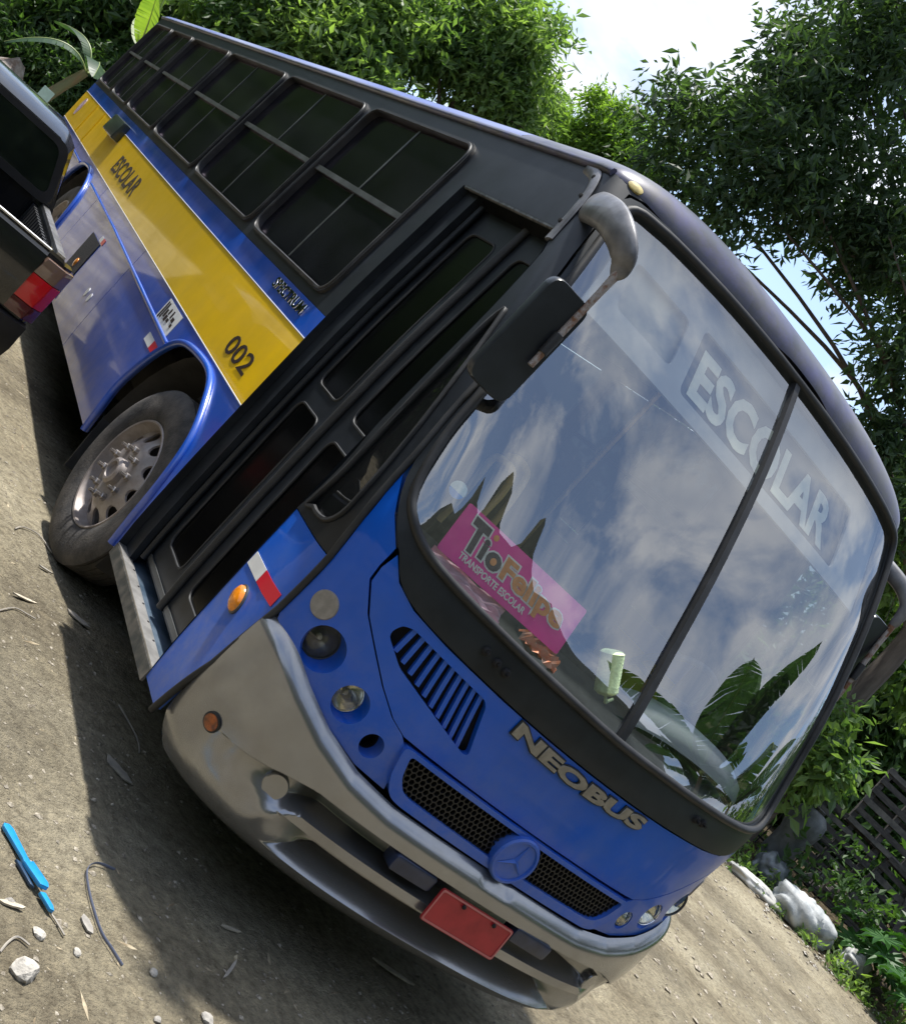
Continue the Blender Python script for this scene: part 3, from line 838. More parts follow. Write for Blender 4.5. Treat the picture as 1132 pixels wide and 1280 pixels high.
SMAP = {-1: SL, 1: SR}
def archL(cy, r0, top, y0_, y1):
    """wheel arch loop from rear bottom up over to front bottom (y, z)"""
    return [(y1, ZSK), (y1+.01, .50), (y1+.04, .68), (y1-.02, .86), (y1-.13, 1.02), (y1-.32, 1.13), (cy+.08, top), (cy-.2, top-.01), (y0_+.27, 1.07), (y0_+.10, .93), (y0_+.02, .72), (y0_, .5), (y0_, ZSK)]
archF = archL(2.45, .6, 1.175, 1.775, 3.22)
archR = archL(8.55, .6, 1.165, 7.83, 9.25)
ZB0, ZB1, ZBT = 1.218, 1.612, 1.742
def panel_y(name, L, sg, m, parent, **k):
    return panel(name, L, SMAP[sg], m, parent, **k)
for sg in (-1, 1):
    ys = DOORY1 if sg < 0 else 1.21
    g = .005
    # lower skirt panels with joints
    segs = [(ys, 4.85, archF), (4.85, 7.25, None), (7.25, 9.95, archR), (9.95, 11.0, None), (11.0, REAR, None)]
    low = []
    for a_, b_, ar in segs:
        a2, b2 = a_+(g if a_ > ys else 0), b_-(g if b_ < REAR else 0)
        zmid = 1.075
        bot = [(a2, ZSK)]+([(y, z) for y, z in cr(ar[::-1], 3, closed=False)] if ar else [])+[(b2, ZSK)]
        L = bot+[(b2, ZB0-.002), (a2, ZB0-.002)]
        low.append(panel_y('side_panel', L, sg, BLUE_SIDE, bus, thick=.02, res=(.16, .06)))
    # raised moulding along the crease
    ysr = np.linspace(3.12, REAR-.1, 40); zc = np.interp(ysr, [3.1, 6, 9.6, 12.2], [1.045, 1.07, 1.09, 1.10])
    for (m0, m1) in ((3.12, 7.95), (9.15, REAR-.1)):
        yy = np.linspace(m0, m1, 24); z1 = np.interp(yy, [3.1, 6, 9.6, 12.2], [1.045, 1.09, 1.11, 1.12])
        build('side_moulding', MB().tube(SMAP[sg](yy, z1, .004), .013, 8, flat=.7), BLUE_SIDE, bus, smooth=60)
    # arch lips
    for ar in (archF, archR):
        A = np.array(cr(ar, 6, closed=False))
        build('wheel_arch_lip', MB().tube(SMAP[sg](A[:, 0], A[:, 1], .006), .021, 8), BLUE_SIDE, bus, smooth=60)
    # yellow band and blue strip above it
    yb = panel_y('yellow_band', [(ys, ZB0), (REAR, ZB0), (REAR, ZB1), (ys, ZB1)], sg, YELLOW, bus, thick=.02, res=(.25, .08), off=.001)
    panel_y('blue_strip', [(ys, ZB1+.002), (REAR, ZB1+.002), (REAR, ZBT), (ys, ZBT)], sg, BLUE_SIDE, bus, thick=.02, res=(.25, .08))
    for zz_ in (ZB0, ZB1):
        yy = np.linspace(ys, REAR, 30)
        build('band_edge', MB().tube(SMAP[sg](yy, np.full(30, zz_), .001), .004, 6), mat('pale_pinstripe', (.45, .45, .48), rough=.4), yb, smooth=60)
    for yv in (10.0, 10.75):
        zz_ = np.linspace(ZB0+.01, ZB1-.01, 8)
        build('panel_rib', MB().tube(SMAP[sg](np.full(8, yv), zz_, .002), .014, 6), YELLOW, yb, smooth=60)
    # window belt
    W = [(1.91, 3.46), (3.55, 5.40), (5.49, 7.48), (7.57, 9.38), (9.47, 10.74), (10.83, 12.07)]
    Z0, Z1, ZR = 1.795, 2.745, 2.285
    outs = [rrect(a_, b_, Z0, Z1, .11, 6) for a_, b_ in W]
    panel_y('window_belt', [(ys, ZBT+.002), (REAR, ZBT+.002), (REAR, 2.845), (ys, 2.845)], sg, BLACKP, bus, holes=[rrect(a_+.01, b_-.01, Z0+.01, Z1-.01, .10, 6) for a_, b_ in W], thick=.03, res=(.16, .09))
    for k, (a_, b_) in enumerate(W):
        t_ = .030
        fr = panel_y('window', rrect(a_, b_, Z0, Z1, .11, 6), sg, FRAMEM, bus, holes=[rrect(a_+t_, b_-t_, Z0+t_*.8, Z1-t_*.8, .085, 6)], thick=.045, off=.016, res=(.12, .08))
        A = np.array(densify(rrect(a_+.018, b_-.018, Z0+.014, Z1-.014, .10, 6), (.08, .04)))
        build('frame_bead', MB().tube(SMAP[sg](A[:, 0], A[:, 1], .015), .009, 6, closed=True), FRAMEM, fr, smooth=60)
        ym = (a_+b_)/2; i0, i1 = a_+t_*.6, b_-t_*.6
        for (z0, z1) in ((Z0+.03, ZR-.008), (ZR+.008, Z1-.03)):
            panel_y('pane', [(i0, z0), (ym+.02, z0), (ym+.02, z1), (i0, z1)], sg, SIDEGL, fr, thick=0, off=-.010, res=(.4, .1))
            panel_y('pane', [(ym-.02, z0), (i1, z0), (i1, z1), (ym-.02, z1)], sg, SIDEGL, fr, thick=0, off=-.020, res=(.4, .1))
            panel_y('sash_bar', [(ym-.011, z0), (ym+.009, z0), (ym+.009, z1), (ym-.011, z1)], sg, ALUD, fr, thick=.008, off=-.006, res=(.4, .1))
        panel_y('middle_rail', [(i0, ZR-.015), (i1, ZR-.015), (i1, ZR+.015), (i0, ZR+.015)], sg, ALUD, fr, thick=.02, off=.004, res=(.4, .1))
    # gutter
    yy = np.concatenate([np.linspace(.84, 1.2, 6), np.linspace(1.5, REAR, 20)])
    build('roof_gutter', MB().tube(SMAP[sg](yy, np.full(26, 2.842), .004), .017, 8), CAPP, bus, smooth=60)

# rear end
rz = np.concatenate([np.linspace(ZSK, 2.84, 24)]); 
prof = [(float(fa(z)), z) for z in rz]+[(1.05, 2.95), (.8, 3.02), (.4, 3.06)]
L = [(x, z) for x, z in prof]+[(-x, z) for x, z in prof[::-1]]
rear = panel('rear_wall', L, lambda x, z, off=0: np.stack([x, REAR-.01+off+0*x, z], -1), BLUE_SIDE, bus, holes=[rrect(-.95, .95, 1.8, 2.6, .12)], thick=.03, res=(.3, .3))
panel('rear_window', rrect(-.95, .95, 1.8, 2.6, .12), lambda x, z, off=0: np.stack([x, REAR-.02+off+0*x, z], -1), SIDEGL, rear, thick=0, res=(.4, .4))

# roof: blue skin and the faded front cap
def w_at(y):
    y0_, d_ = .67, .22
    if y >= y0_+d_: return 1.165
    c = max(0.0, 1-(y-y0_)/d_)
    return 1.165*(1-c**NE)**(1/NE)
def h_at(y):
    t = min(1.0, max(0.0, (y-.67)/.62)); return .035+.205*(1-(1-t)**2.4)**(1/2.0)
def roofgrid(ys, x_r=1.0):
    P = []; nt_ = 41
    for y in ys:
        w = max(.02, w_at(y)); h = h_at(y)
        for t in np.sin(np.linspace(-math.pi/2, math.pi/2, nt_)):
            x = w*t; z = 2.845+h*max(0.0, 1-abs(t)**2.6)**(1/1.7)
            P.append((x, y, z))
    return MB().grid(P, len(ys), nt_)
CAPE = 1.72
ysc = .672+(CAPE-.672)*(np.linspace(0, 1, 44)**1.9)
cap = build('roof_front_cap', roofgrid(ysc), CAPP, bus, smooth=60)
build('roof_skin', roofgrid(np.linspace(CAPE+.006, REAR, 26)), ROOFB, bus, smooth=60)
# marker patch where a lamp was taken off the cap
nrm = Vector((-.45, -.70, .55)).normalized(); M_ = nrm.to_track_quat('Z', 'Y').to_matrix().to_4x4()
def cap_hit(px, py):
    v = at(px, py, 1.0)-CP
    for d_ in np.arange(3.5, 6.0, .004):
        p = CP+v*d_
        if p[1] > .672 and abs(p[0]) < w_at(p[1]) and p[2] > 2.84 and p[2] <= 2.845+h_at(p[1])*max(0, 1-(abs(p[0])/w_at(p[1]))**2.6)**(1/1.7): return p
    return np.array([-1.03, .83, 2.88])
M_.translation = cap_hit(794, 234)
build('marker_lamp', MB().lathe([(.036, -.012), (.034, .002), (.024, .005), (0, .006)], M_ @ Matrix.Diagonal((1, .6, 1, 1)), 20), mat('old_yellow_lens', (.50, .40, .14), rough=.6, var=.25, vscale=60), cap)

# header over the door, with the rounded front corner
hd = [(DOORY1, 2.555), (DOORY1, 2.84), (1.0, 2.835), (.90, 2.80), (.82, 2.72), (.80, 2.62), (.80, 2.555)]
hdr = panel('door_header', rpoly(hd, [0, 0, .05, .05, .05, .02, 0], 3), SL, BLACKP, bus, thick=.03, off=.0, res=(.08, .06))
yy = np.linspace(.80, DOORY1, 12)
build('header_edge', MB().tube(SL(yy, np.full(12, 2.553), -.01), .010, 6), mat('scuffed_edge_metal', (.30, .31, .32), rough=.4, metal=.6, color2=(.06, .06, .065), vscale=30), hdr)
# front top corner cover on the pillar, and the driver side one
for sg in (-1, 1):
    a_ = [(sg*QX(1.13, 2.66), 2.66), (sg*QX(1.09, 2.82), 2.82), (sg*QX(1.0, 2.85), 2.85)]
    b_ = [(QY(.90, 2.842, sg), 2.842), (QY(.84, 2.75, sg), 2.75), (QY(.808, 2.66, sg), 2.66)] if sg < 0 else [(QY(1.2, 2.842, sg), 2.842), (QY(1.2, 2.66, sg), 2.66)]
    panel('pillar_cap', a_+b_, qmap, BLACKP, bus, thick=.02, off=.002, res=(.05, .05))

# door well
JB = MB()
def sl1(y, z, off): return SL([y], [z], off)[0]
for yv, nm_ in ((DOORY1-.001, 'rear'), (DOORY0+.001, 'front')):
    zz_ = np.linspace(.39, 2.55, 18); P = []
    yb_ = [yv if (nm_ == 'rear' or z < 1.6) else float(np.interp(z, [1.6, 1.9, 2.2, 2.45, 2.55], [DOORY0, .665, .69, .735, .80])) for z in zz_]
    for o_ in (.004, -.17): P += list(SL(yb_, zz_, o_))
    JB.grid(P, 2, 18)
build('door_jamb', JB, BLACKP, bus, smooth=40)
# broad rear door post with flange
panel('door_post', [(1.61, .40), (DOORY1-.002, .40), (DOORY1-.002, 2.548), (1.61, 2.548)], SL, BLACKP, bus, thick=.03, off=-.035, res=(.1, .2))
# two leaves with tall panes
def leaf(y0_, y1, off, nm_='door_leaf'):
    wins = [rrect(y0_+.085, y1-.085, .60, 1.43, .055), rrect(y0_+.085, y1-.085, 1.53, 2.42, .055)]
    o = panel(nm_, [(y0_, .46), (y1, .46), (y1, 2.53), (y0_, 2.53)], SL, BLACKP, bus, holes=wins, thick=.03, off=off, res=(.1, .12))
    for w in wins:
        panel('door_pane', w, SL, DOORGL, o, thick=0, off=off-.006, res=(.2, .2))
        g_ = np.array(densify(w, (.06, .06)))
        build('pane_seal', MB().tube(SL(g_[:, 0], g_[:, 1], off-.001), .006, 6, closed=True), RUBBER, o, smooth=60)
    panel('kick_strip', [(y0_+.02, .475), (y1-.02, .475), (y1-.02, .50), (y0_+.02, .50)], SL, ALUD, o, thick=.006, off=off+.008, res=(.2, .1))
    return o
l1 = leaf(1.155, 1.605, -.095)
l2 = leaf(.70, 1.125, -.095)
zz_ = np.linspace(.46, 2.53, 14)
build('door_edge_rubber', MB().tube(SL(np.full(14, 1.14), zz_, -.085), .022, 8, flat=.8), RUBBER, l1, smooth=60)
build('hinge_tube', MB().tube(SL(np.full(14, 1.585), zz_, -.075), .016, 8), BLACKP, l1, smooth=60)
build('hinge_tube', MB().tube(SL(np.interp(zz_, [.4, 1.9, 2.55], [.715, .72, .81]), zz_, -.07), .014, 8), BLACKP, l2, smooth=60)
# step: tread, kick plate and aluminium nosing with rivets
P0 = SL([DOORY0, DOORY1], [.40, .40], 0.0)
stp = build('door_step', MB().hexa([(-1.213, DOORY0, .385), (-.80, DOORY0, .385), (-.80, DOORY1, .385), (-1.213, DOORY1, .385), (-1.213, DOORY0, .415), (-.80, DOORY0, .435), (-.80, DOORY1, .435), (-1.213, DOORY1, .415)]),
            mat('blue_grey_step_paint', (.05, .085, .13), rough=.35, coat=.2, var=.3, vscale=8, dirt=(.2, .19, .17), dirt_amt=.4, dscale=8), bus)
ns = build('step_nosing', MB().hexa([(-1.222, DOORY0, .418), (-1.168, DOORY0, .420), (-1.168, DOORY1, .420), (-1.222, DOORY1, .418), (-1.222, DOORY0, .424), (-1.168, DOORY0, .426), (-1.168, DOORY1, .426), (-1.222, DOORY1, .424)]), ALU, stp)
for k in range(7):
    M_ = Matrix.Translation((-1.176, DOORY0+.09+k*.15, .426))
    build('rivet', MB().lathe([(.006, 0), (.005, .002), (0, .003)], M_, 8), DARK, ns)
build('step_riser', MB().box((-1.219, (DOORY0+DOORY1)/2, .388), (.010, DOORY1-DOORY0, .055)), mat('scuffed_step_edge', (.045, .05, .05), rough=.6, metal=.2, color2=(.14, .13, .115), vscale=14), stp)
# mud flap behind the front wheel and underside pieces
build('mud_flap', MB().box((-1.0, 3.16, .36), (.40, .012, .34), Matrix.Rotation(math.radians(-12), 3, 'X')), RUBBER, bus)
ch = MB(); ch.box((0, 6.2, .72), (1.7, 11.4, .34)); ch.box((-.42, 6.0, .52), (.10, 11.5, .2)); ch.box((.42, 6.0, .52), (.10, 11.5, .2))
ch.box((0, 2.45, .48), (1.7, .14, .14)); ch.box((0, 8.55, .50), (1.6, .2, .2)); ch.box((-.72, 5.4, .55), (.6, 1.6, .35)); ch.box((0, .55, .62), (1.9, .5, .35))
build('chassis', ch, UNDER, bus, smooth=0)
for sg in (-1, 1):
    for cy in (2.47, 8.55):
        P = []
        ang = np.linspace(-.35, math.pi+.35, 18)
        for xo in (1.2, .66):
            for a_ in ang: P.append((sg*xo, cy+.72*math.cos(a_), .49+.70*math.sin(a_)))
        build('wheel_well', MB().grid(P, 2, 18).add([(sg*.66, cy+.72*math.cos(a_), .49+.70*math.sin(a_)) for a_ in ang], [tuple(range(18))]), UNDER, bus, smooth=60, recalc=False)
    # inner blanking so that the skirt is not hollow
    build('floor_edge', MB().box((sg*1.0, 5.4, .98), (.4, 3.6, .04)), UNDER, bus, smooth=0)
    build('floor_edge', MB().box((sg*1.0, 10.7, .98), (.4, 3.0, .04)), UNDER, bus, smooth=0)

# markers and stickers on the door side
def disc_on(name, y, z, prof, m, parent, my=1.0, mapf=SL, n=26, rot=0):
    p0 = mapf([y], [z], 0)[0]; p1 = mapf([y], [z], 1.)[0]
    M_ = Vector(p1-p0).normalized().to_track_quat('Z', 'Y').to_matrix().to_4x4(); M_.translation = p0
    return build(name, MB().lathe(prof, M_ @ Matrix.Rotation(math.radians(rot), 4, 'Z') @ Matrix.Diagonal((1, my, 1, 1)), n), m, parent, smooth=50)
iy, iz = .505, .851
bz = disc_on('indicator_lamp', iy, iz, [(.042, -.005), (.042, .006), (.036, .009)], ALUD, bus, my=1.4, rot=40)
disc_on('indicator_lens', iy, iz, [(.038, .004), (.035, .018), (.024, .026), (0, .028)], AMBER, bz, my=1.4, rot=40)
def film(y0_, y1, z0, z1, m, name='reflector_film', sg=-1, parent=None, off=.003, sh=0.0):
    return panel(name, [(y0_, z0), (y1, z0+sh), (y1, z1+sh), (y0_, z1)], SMAP[sg], m, parent or bus, thick=.002, off=off, res=(.2, .1))
film(.50, .648, .938, .992, WHITE); film(.335, .498, .938, .992, REDFILM)
film(3.32, 3.50, .938, .992, WHITE); film(3.16, 3.318, .938, .992, REDFILM)
film(6.02, 6.12, .945, .99, WHITE); film(5.92, 6.018, .945, .99, REDFILM)
vs_ = film(5.98, 6.46, .42, .935, mat('black_vent_sheet', (.014, .015, .02), rough=.6, bump=.8, bscale=160), 'engine_vent', off=.006)
disc_on('vent_marker', 6.2, .70, [(.04, 0), (.038, .012), (.02, .018), (0, .018)], AMBER, vs_)
for k in (0, 1): disc_on('round_sticker', 5.30-k*.16, .70-k*.0, [(.035, 0), (.035, .003), (0, .003)], WHITE, bus)
stk = film(3.22, 3.64, 1.052, 1.196, WHITE, 'notice_sticker')
for (a_, b_, c_, d_) in ((3.59, 3.61, .02, .13), (3.55, 3.57, .03, .13), (3.50, 3.53, .05, .10), (3.44, 3.48, .04, .075), (3.45, 3.47, .08, .12), (3.38, 3.42, .05, .07), (3.38, 3.40, .08, .125), (3.30, 3.35, .075, .10), (3.27, 3.30, .05, .07)):
    film(a_, b_, 1.052+c_, 1.052+d_, INK, 'printed_mark', parent=stk, off=.006)
rsm = lambda y, z, off=0: SL(y, z, off)
lettering('number_lettering', '002', (2.40, 1.96, 1.288, 1.392), rsm, INK, bus, bold=.012, depth=.001, off=.003)
lettering('band_lettering', 'ESCOLAR', (7.72, 6.36, 1.318, 1.482), rsm, INK, bus, bold=.02, depth=.001, off=.003)
lettering('model_lettering', 'SPECTRUM', (2.52, 1.97, 1.664, 1.722), rsm, CHROME, bus, bold=.03, depth=.006, off=.002)
disc_on('round_badge', 11.75, 1.44, [(.12, .002), (.12, .005), (0, .006)], mat('badge_print', (.55, .45, .5), rough=.4, color2=(.2, .08, .12), vscale=25), bus)
# side marker camera / mirror housing low on the band
mbx = MB(); c0 = SL([8.78], [1.60], .04)[0]
mbx.hexa([(-1.325, 8.36, 1.50), (-1.235, 8.36, 1.50), (-1.235, 9.06, 1.50), (-1.325, 9.06, 1.50), (-1.310, 8.36, 1.69), (-1.230, 8.36, 1.69), (-1.230, 9.06, 1.69), (-1.310, 9.06, 1.69)])
build('entry_light_box', mbx, mat('dark_olive_box', (.03, .04, .035), rough=.3, coat=.4), bus, bevel=.02)

# ------------------------------------------------------------------ bus wheels
def make_wheel(parent, x, y, z, sg, R=.505, wd=.27, rr=.315, steer=0.0, nh=10, nn=10, tm=None, rm=None, name='wheel', dish=.0):
    M_ = Matrix.Translation((x, y, z)) @ Matrix.Rotation(steer, 4, 'Z') @ Vector((sg, 0, 0)).to_track_quat('Z', 'Y').to_matrix().to_4x4()
    h = wd/2
    k = R/.505
    prof = [(rr*.97, h*.80), (rr*1.0, h*.88), (rr*1.08, h*.98), (rr*1.22, h*1.03), (R*.86, h*1.0), (R*.90, h*.985), (R*.955, h*.90), (R*.985, h*.78)]
    for gx in (.62, .30, -.02, -.34, -.66):    # tread grooves
        prof += [(R, h*(gx+.12)), (R, h*(gx+.03)), (R*.975, h*(gx+.02)), (R*.975, h*(gx-.03)), (R, h*(gx-.04))]
    prof += [(R*.985, -h*.80), (R*.95, -h*.92), (R*.86, -h), (rr*1.2, -h), (rr, -h*.85)]
    w = build(name, MB().lathe(prof, M_, 72), tm or TYRE, parent, smooth=35)
    rim = build('rim', MB().lathe([(rr*1.0, h*.86), (rr*.985, h*.92), (rr*.955, h*.90), (rr*.945, h*.70), (rr*.90, h*.45), (rr*.88, -h*.6), (rr*.97, -h*.85)], M_, 60), rm or RIM, w, smooth=35)
    hub = .165*k
    def disc(u, v, off=0.0):
        r = np.hypot(u, v)
        zz_ = np.interp(r, [0, hub*1.0, hub*1.06, rr*.80, rr*.90], [h*.80+dish, h*.80+dish, h*.77+dish, h*.50, h*.44])
        P = np.stack([u, v, zz_+off], -1)
        return np.array([M_ @ Vector(p) for p in P])
    rh = rr*.745
    holes = [circ(rh*math.cos(2*math.pi*i/nh), rh*math.sin(2*math.pi*i/nh), .043*k, 16) for i in range(nh)]
    dsc = panel('wheel_disc', circ(0, 0, rr*.905, 60), disc, rm or RIM, w, holes=holes, thick=.012, off=0, res=(.03*k, .03*k))
    build('wheel_backing', MB().lathe([(rr*.88, -h*.1), (0, -h*.1)], M_, 24), DARK, w)
    build('hub_cap', MB().lathe([(.075*k, h*.80+dish), (.072*k, h*1.02+dish), (.058*k, h*1.10+dish), (.045*k, h*1.10+dish), (.042*k, h*.98+dish), (0, h*.98+dish)], M_, 24), rm or RIM, w, smooth=35)
    base_n = None
    for i in range(nn):
        a_ = 2*math.pi*(i+.5)/nn; c = Matrix.Translation((hub*.86*math.cos(a_), hub*.86*math.sin(a_), h*.80+dish))
        if base_n is None:
            mb = MB().lathe([(.019*k, 0), (.019*k, .020*k), (.016*k, .024*k), (.0105*k, .024*k), (.0105*k, .050*k), (0, .052*k)], None, 6)
            base_n = build('wheel_nut', mb, mat('worn_steel_nut', (.36, .33, .31), rough=.42, metal=.8, var=.35, vscale=40), w, smooth=30)
            base_n.matrix_basis = M_ @ c
        else:
            n2 = base_n.copy(); COL.objects.link(n2); n2.parent = w; n2.matrix_basis = M_ @ c
    return w
make_wheel(bus, -1.075, 2.44, .495, -1, steer=math.radians(5), dish=.012)
make_wheel(bus, 1.075, 2.44, .495, 1, steer=math.radians(5), dish=.012)
make_wheel(bus, -1.06, 8.55, .495, -1, dish=-.12)
make_wheel(bus, 1.06, 8.55, .495, 1, dish=-.12)

# ------------------------------------------------------------------ bus mirrors
for sg in (-1, 1):
    X = lambda x: -sg*x if sg > 0 else x
    def xf(p): return (abs(p[0])*sg*(1 if p[0] < 0 else -1), p[1], p[2])
    br = cr([(-1.168, 1.00, 2.825), (-1.172, .90, 2.80), (-1.182, .83, 2.73), (-1.188, .80, 2.64), (-1.192, .785, 2.55), (-1.196, .775, 2.50)], 5, closed=False)
    arm = build('mirror_arm', MB().tube([xf(p) for p in br], [.028]*len(br), 8, flat=.35), WORNGREY, bus, smooth=50)
    horn = cr([(-1.155, .80, 2.690), (-1.19, .68, 2.680), (-1.222, .50, 2.655), (-1.222, .37, 2.615), (-1.195, .305, 2.570), (-1.172, .295, 2.53), (-1.166, .295, 2.49)], 6, closed=False)
    if sg > 0: horn = cr([(-1.155, .80, 2.690), (-1.20, .74, 2.685), (-1.25, .66, 2.665), (-1.285, .60, 2.62), (-1.295, .585, 2.56), (-1.30, .585, 2.48)], 6, closed=False)
    rad = np.interp(np.linspace(0, 1, len(horn)), [0, .12, .45, .72, .9, 1], [.060, .069, .060, .049, .036, .016])
    if sg > 0: rad = rad*.62
    build('mirror_horn', MB().tube([xf(p) for p in horn], list(rad), 14, flat=.42), WORNGREY, arm, smooth=60)
    for p in ((-1.180, .885, 2.79), (-1.193, .832, 2.70), (-1.20, .80, 2.58)):
        M_ = Vector((sg, -.15, 0)).normalized().to_track_quat('Z', 'Y').to_matrix().to_4x4(); M_.translation = xf(p)
        build('bracket_bolt', MB().lathe([(.009, -.01), (.009, .005), (0, .006)], M_, 8), DARK, arm)
    rod = [(-1.166, .295, 2.52), (-1.168, .29, 2.42), (-1.176, .275, 2.26), (-1.184, .262, 2.10)]
    if sg > 0: rod = [(-1.30, .585, 2.50), (-1.30, .57, 2.40), (-1.30, .545, 2.25), (-1.30, .52, 2.08)]
    build('mirror_rod', MB().tube([xf(p) for p in rod], [.017, .013, .013, .012], 10), RUST, arm, smooth=60)
    clamp = MB().tube([xf((-1.178, .273, 2.235)), xf((-1.182, .265, 2.155))] if sg < 0 else [xf((-1.30, .55, 2.28)), xf((-1.30, .535, 2.20))], [.019, .017], 10)
    build('mirror_clamp', clamp, RUBBER, arm, smooth=50)
    # head: rounded shell, back towards the viewer
    hd_ = rrect(-.092, .092, -.215, .215, .05, 6); hm = MB(); n_ = len(hd_)
    yaw_ = math.radians(-3*sg)
    rings = []
    for (s_, yo) in ((.93, .022), (.985, .015), (1.0, .004), (1.0, -.006), (.985, -.018), (.955, -.024)):
        for (u, v) in hd_:
            x_ = u*s_*(1 if s_ > .9 else 1); z_ = v*(1-(1-s_)*.45)
            rings.append(Vector((x_*math.cos(yaw_), yo+x_*math.sin(yaw_)*-1+.03*(u/.092)*0, z_)))
    cx, cy, cz = xf((-1.232, .312, 2.155) if sg < 0 else (-1.245, .60, 2.27))
    hm.add([(v.x+cx, v.y+cy, v.z+cz) for v in rings], [(i*n_+j, i*n_+(j+1) % n_, (i+1)*n_+(j+1) % n_, (i+1)*n_+j) for i in range(5) for j in range(n_)]+[tuple(range(n_)), tuple(range(5*n_, 6*n_))])
    head = build('mirror_head', hm, mat('mirror_back_plastic', (.020, .024, .030), rough=.33, coat=.15, var=.25, vscale=5), arm, smooth=50)
    build('mirror_glass', MB().prism(rrect(-.078, .078, -.195, .195, .04), Matrix.Translation((cx, cy+.0245, cz)) @ Matrix.Rotation(math.radians(90), 4, 'X'), .002), CHROME, arm)

# ------------------------------------------------------------------ bus interior
INT = mat('interior_grey_plastic', (.27, .28, .285), rough=.5, var=.1, vscale=4)
INTD = mat('interior_dark_plastic', (.05, .052, .055), rough=.55, var=.25, vscale=6)
LINER = mat('interior_liner', (.34, .35, .36), rough=.7, var=.08)
build('cabin_floor', MB().box((0, 6.5, .96), (1.9, 11.2, .04)), INTD, bus, smooth=0)
P = []
for y in np.linspace(1.0, REAR-.1, 12):
    for t in np.linspace(-1, 1, 15): P.append((1.08*t, y, 2.78+.14*(1-t*t)))
build('ceiling_liner', MB().grid(P, 12, 15), LINER, bus, smooth=60, recalc=False)
# dashboard shelf following the glass
P = []
qd = np.linspace(-1.22, 1.22, 40)
for q in qd:
    a_ = qmap(np.array([q]), np.array([1.40]), -.045)[0]
    n_ = np.array([a_[0]*.86, a_[1]+.36+.0*q, 1.445]); 
    P += [a_+np.array([0, 0, -.02]), a_*.5+n_*.5+np.array([0, 0, .012]), n_, n_+np.array([0, .06, -.05]), np.array([n_[0]*.98, n_[1]+.08, .98])]
dash = build('dashboard', MB().grid(P, 40, 5), INTD, bus, smooth=40)
# pale instrument hood in front of the driver
P = []
for i, x in enumerate(np.linspace(.16, 1.10, 22)):
    t = i/21; bulge = math.sin(math.pi*min(1, max(0, (t-.0)/1.0)))**.6
    y = float(qmap(np.array([QX(x, 1.45)]), np.array([1.45]), 0)[0, 1])
    for (yo, zo) in ((.16, 1.478), (.165, 1.505), (.185, 1.535+.02*bulge), (.24, 1.55+.03*bulge), (.34, 1.545+.03*bulge), (.40, 1.45)):
        P.append((x, y+yo, zo-.05*(1-bulge)))
build('instrument_hood', MB().grid(P, 22, 6), mat('pale_grey_hood', (.55, .56, .57), rough=.35, coat=.2), dash, smooth=60)
SWM = Matrix.Translation((.62, .66, 1.60)) @ Matrix.Rotation(math.radians(-55), 4, 'X')
sw = MB().tube([SWM @ Vector((.22*math.cos(a_), .22*math.sin(a_), 0)) for a_ in np.linspace(0, 2*math.pi, 36, endpoint=False)], .014, 8, closed=True)
sw.tube([SWM @ Vector((-.2, 0, 0)), SWM @ Vector((0, 0, -.04)), SWM @ Vector((.2, 0, 0))], .012, 6); sw.tube([SWM @ Vector((0, 0, -.04)), SWM @ Vector((0, -.05, -.5))], .03, 8)
build('steering_wheel', sw, INTD, bus, smooth=60)
def seat(x, y, w, m):
    s_ = MB()
    s_.box((x, y, 1.40), (w, .42, .10)); s_.box((x, y+.24, 1.78), (w, .10, .72), Matrix.Rotation(math.radians(-8), 3, 'X'))
    o = build('seat', s_, m, bus, bevel=.03)
    lg = MB().box((x, y, 1.16), (w*.7, .06, .40))
    build('seat_leg', lg, INTD, o)
SEAT = mat('seat_fabric', (.06, .07, .10), rough=.85, var=.3, vscale=12)
seat(.62, 1.25, .48, SEAT)
for k in range(9):
    for x in (-.72, .72): seat(x, 2.6+k*.98, .86, SEAT)
# yellow handrails by the door
YR = mat('handrail_yellow', (.85, .56, .20), rough=.35, coat=.4)
def rail(px, r=.016):
    pts_ = cr([tuple(at(a_, b_, c_)) for a_, b_, c_ in px], 6, closed=False)
    build('handrail', MB().tube(pts_, r, 8), YR, bus, smooth=60)
rail([(548, 650, 4.72), (575, 622, 4.70), (600, 592, 4.68), (618, 572, 4.66), (634, 580, 4.64), (640, 594, 4.63), (628, 616, 4.62), (600, 646, 4.6), (560, 690, 4.6)])
rail([(634, 570, 4.90), (650, 576, 4.88), (658, 592, 4.86), (650, 610, 4.84), (628, 640, 4.82), (590, 685, 4.8)])
rail([(640, 690, 5.6), (740, 580, 5.5), (835, 480, 5.4)], .013)
# destination box behind the top of the windshield
def inner(d): return lambda x, z, off=0.0: fmap(x, z, d+off)
def box_out(x0, x1, z0, z1): return rrect(x0, x1, z0, z1, .03)
hole1 = box_out(-.925, -.60, 2.515, 2.705); hole2 = rrect(-.515, .715, 2.475, 2.735, .03)
db = panel('destination_box', [(-1.06, 2.42), (1.04, 2.42), (1.0, 2.81), (.5, 2.835), (-.5, 2.835), (-1.0, 2.81)], inner(-.055), INT, bus, holes=[hole1, hole2], thick=.01, res=(.07, .06))
yb0 = [float(v) for v in fmap([-1.05, 0, 1.03], [2.42]*3, -.06)[:, 1]]
P = []
for x in np.linspace(-1.06, 1.04, 15):
    p = fmap(x, 2.42, -.06)[0]; P += [p, p+np.array([0, .40, .10]), p+np.array([0, .42, .42])]
build('box_underside', MB().grid(P, 15, 3), INT, db, smooth=30)
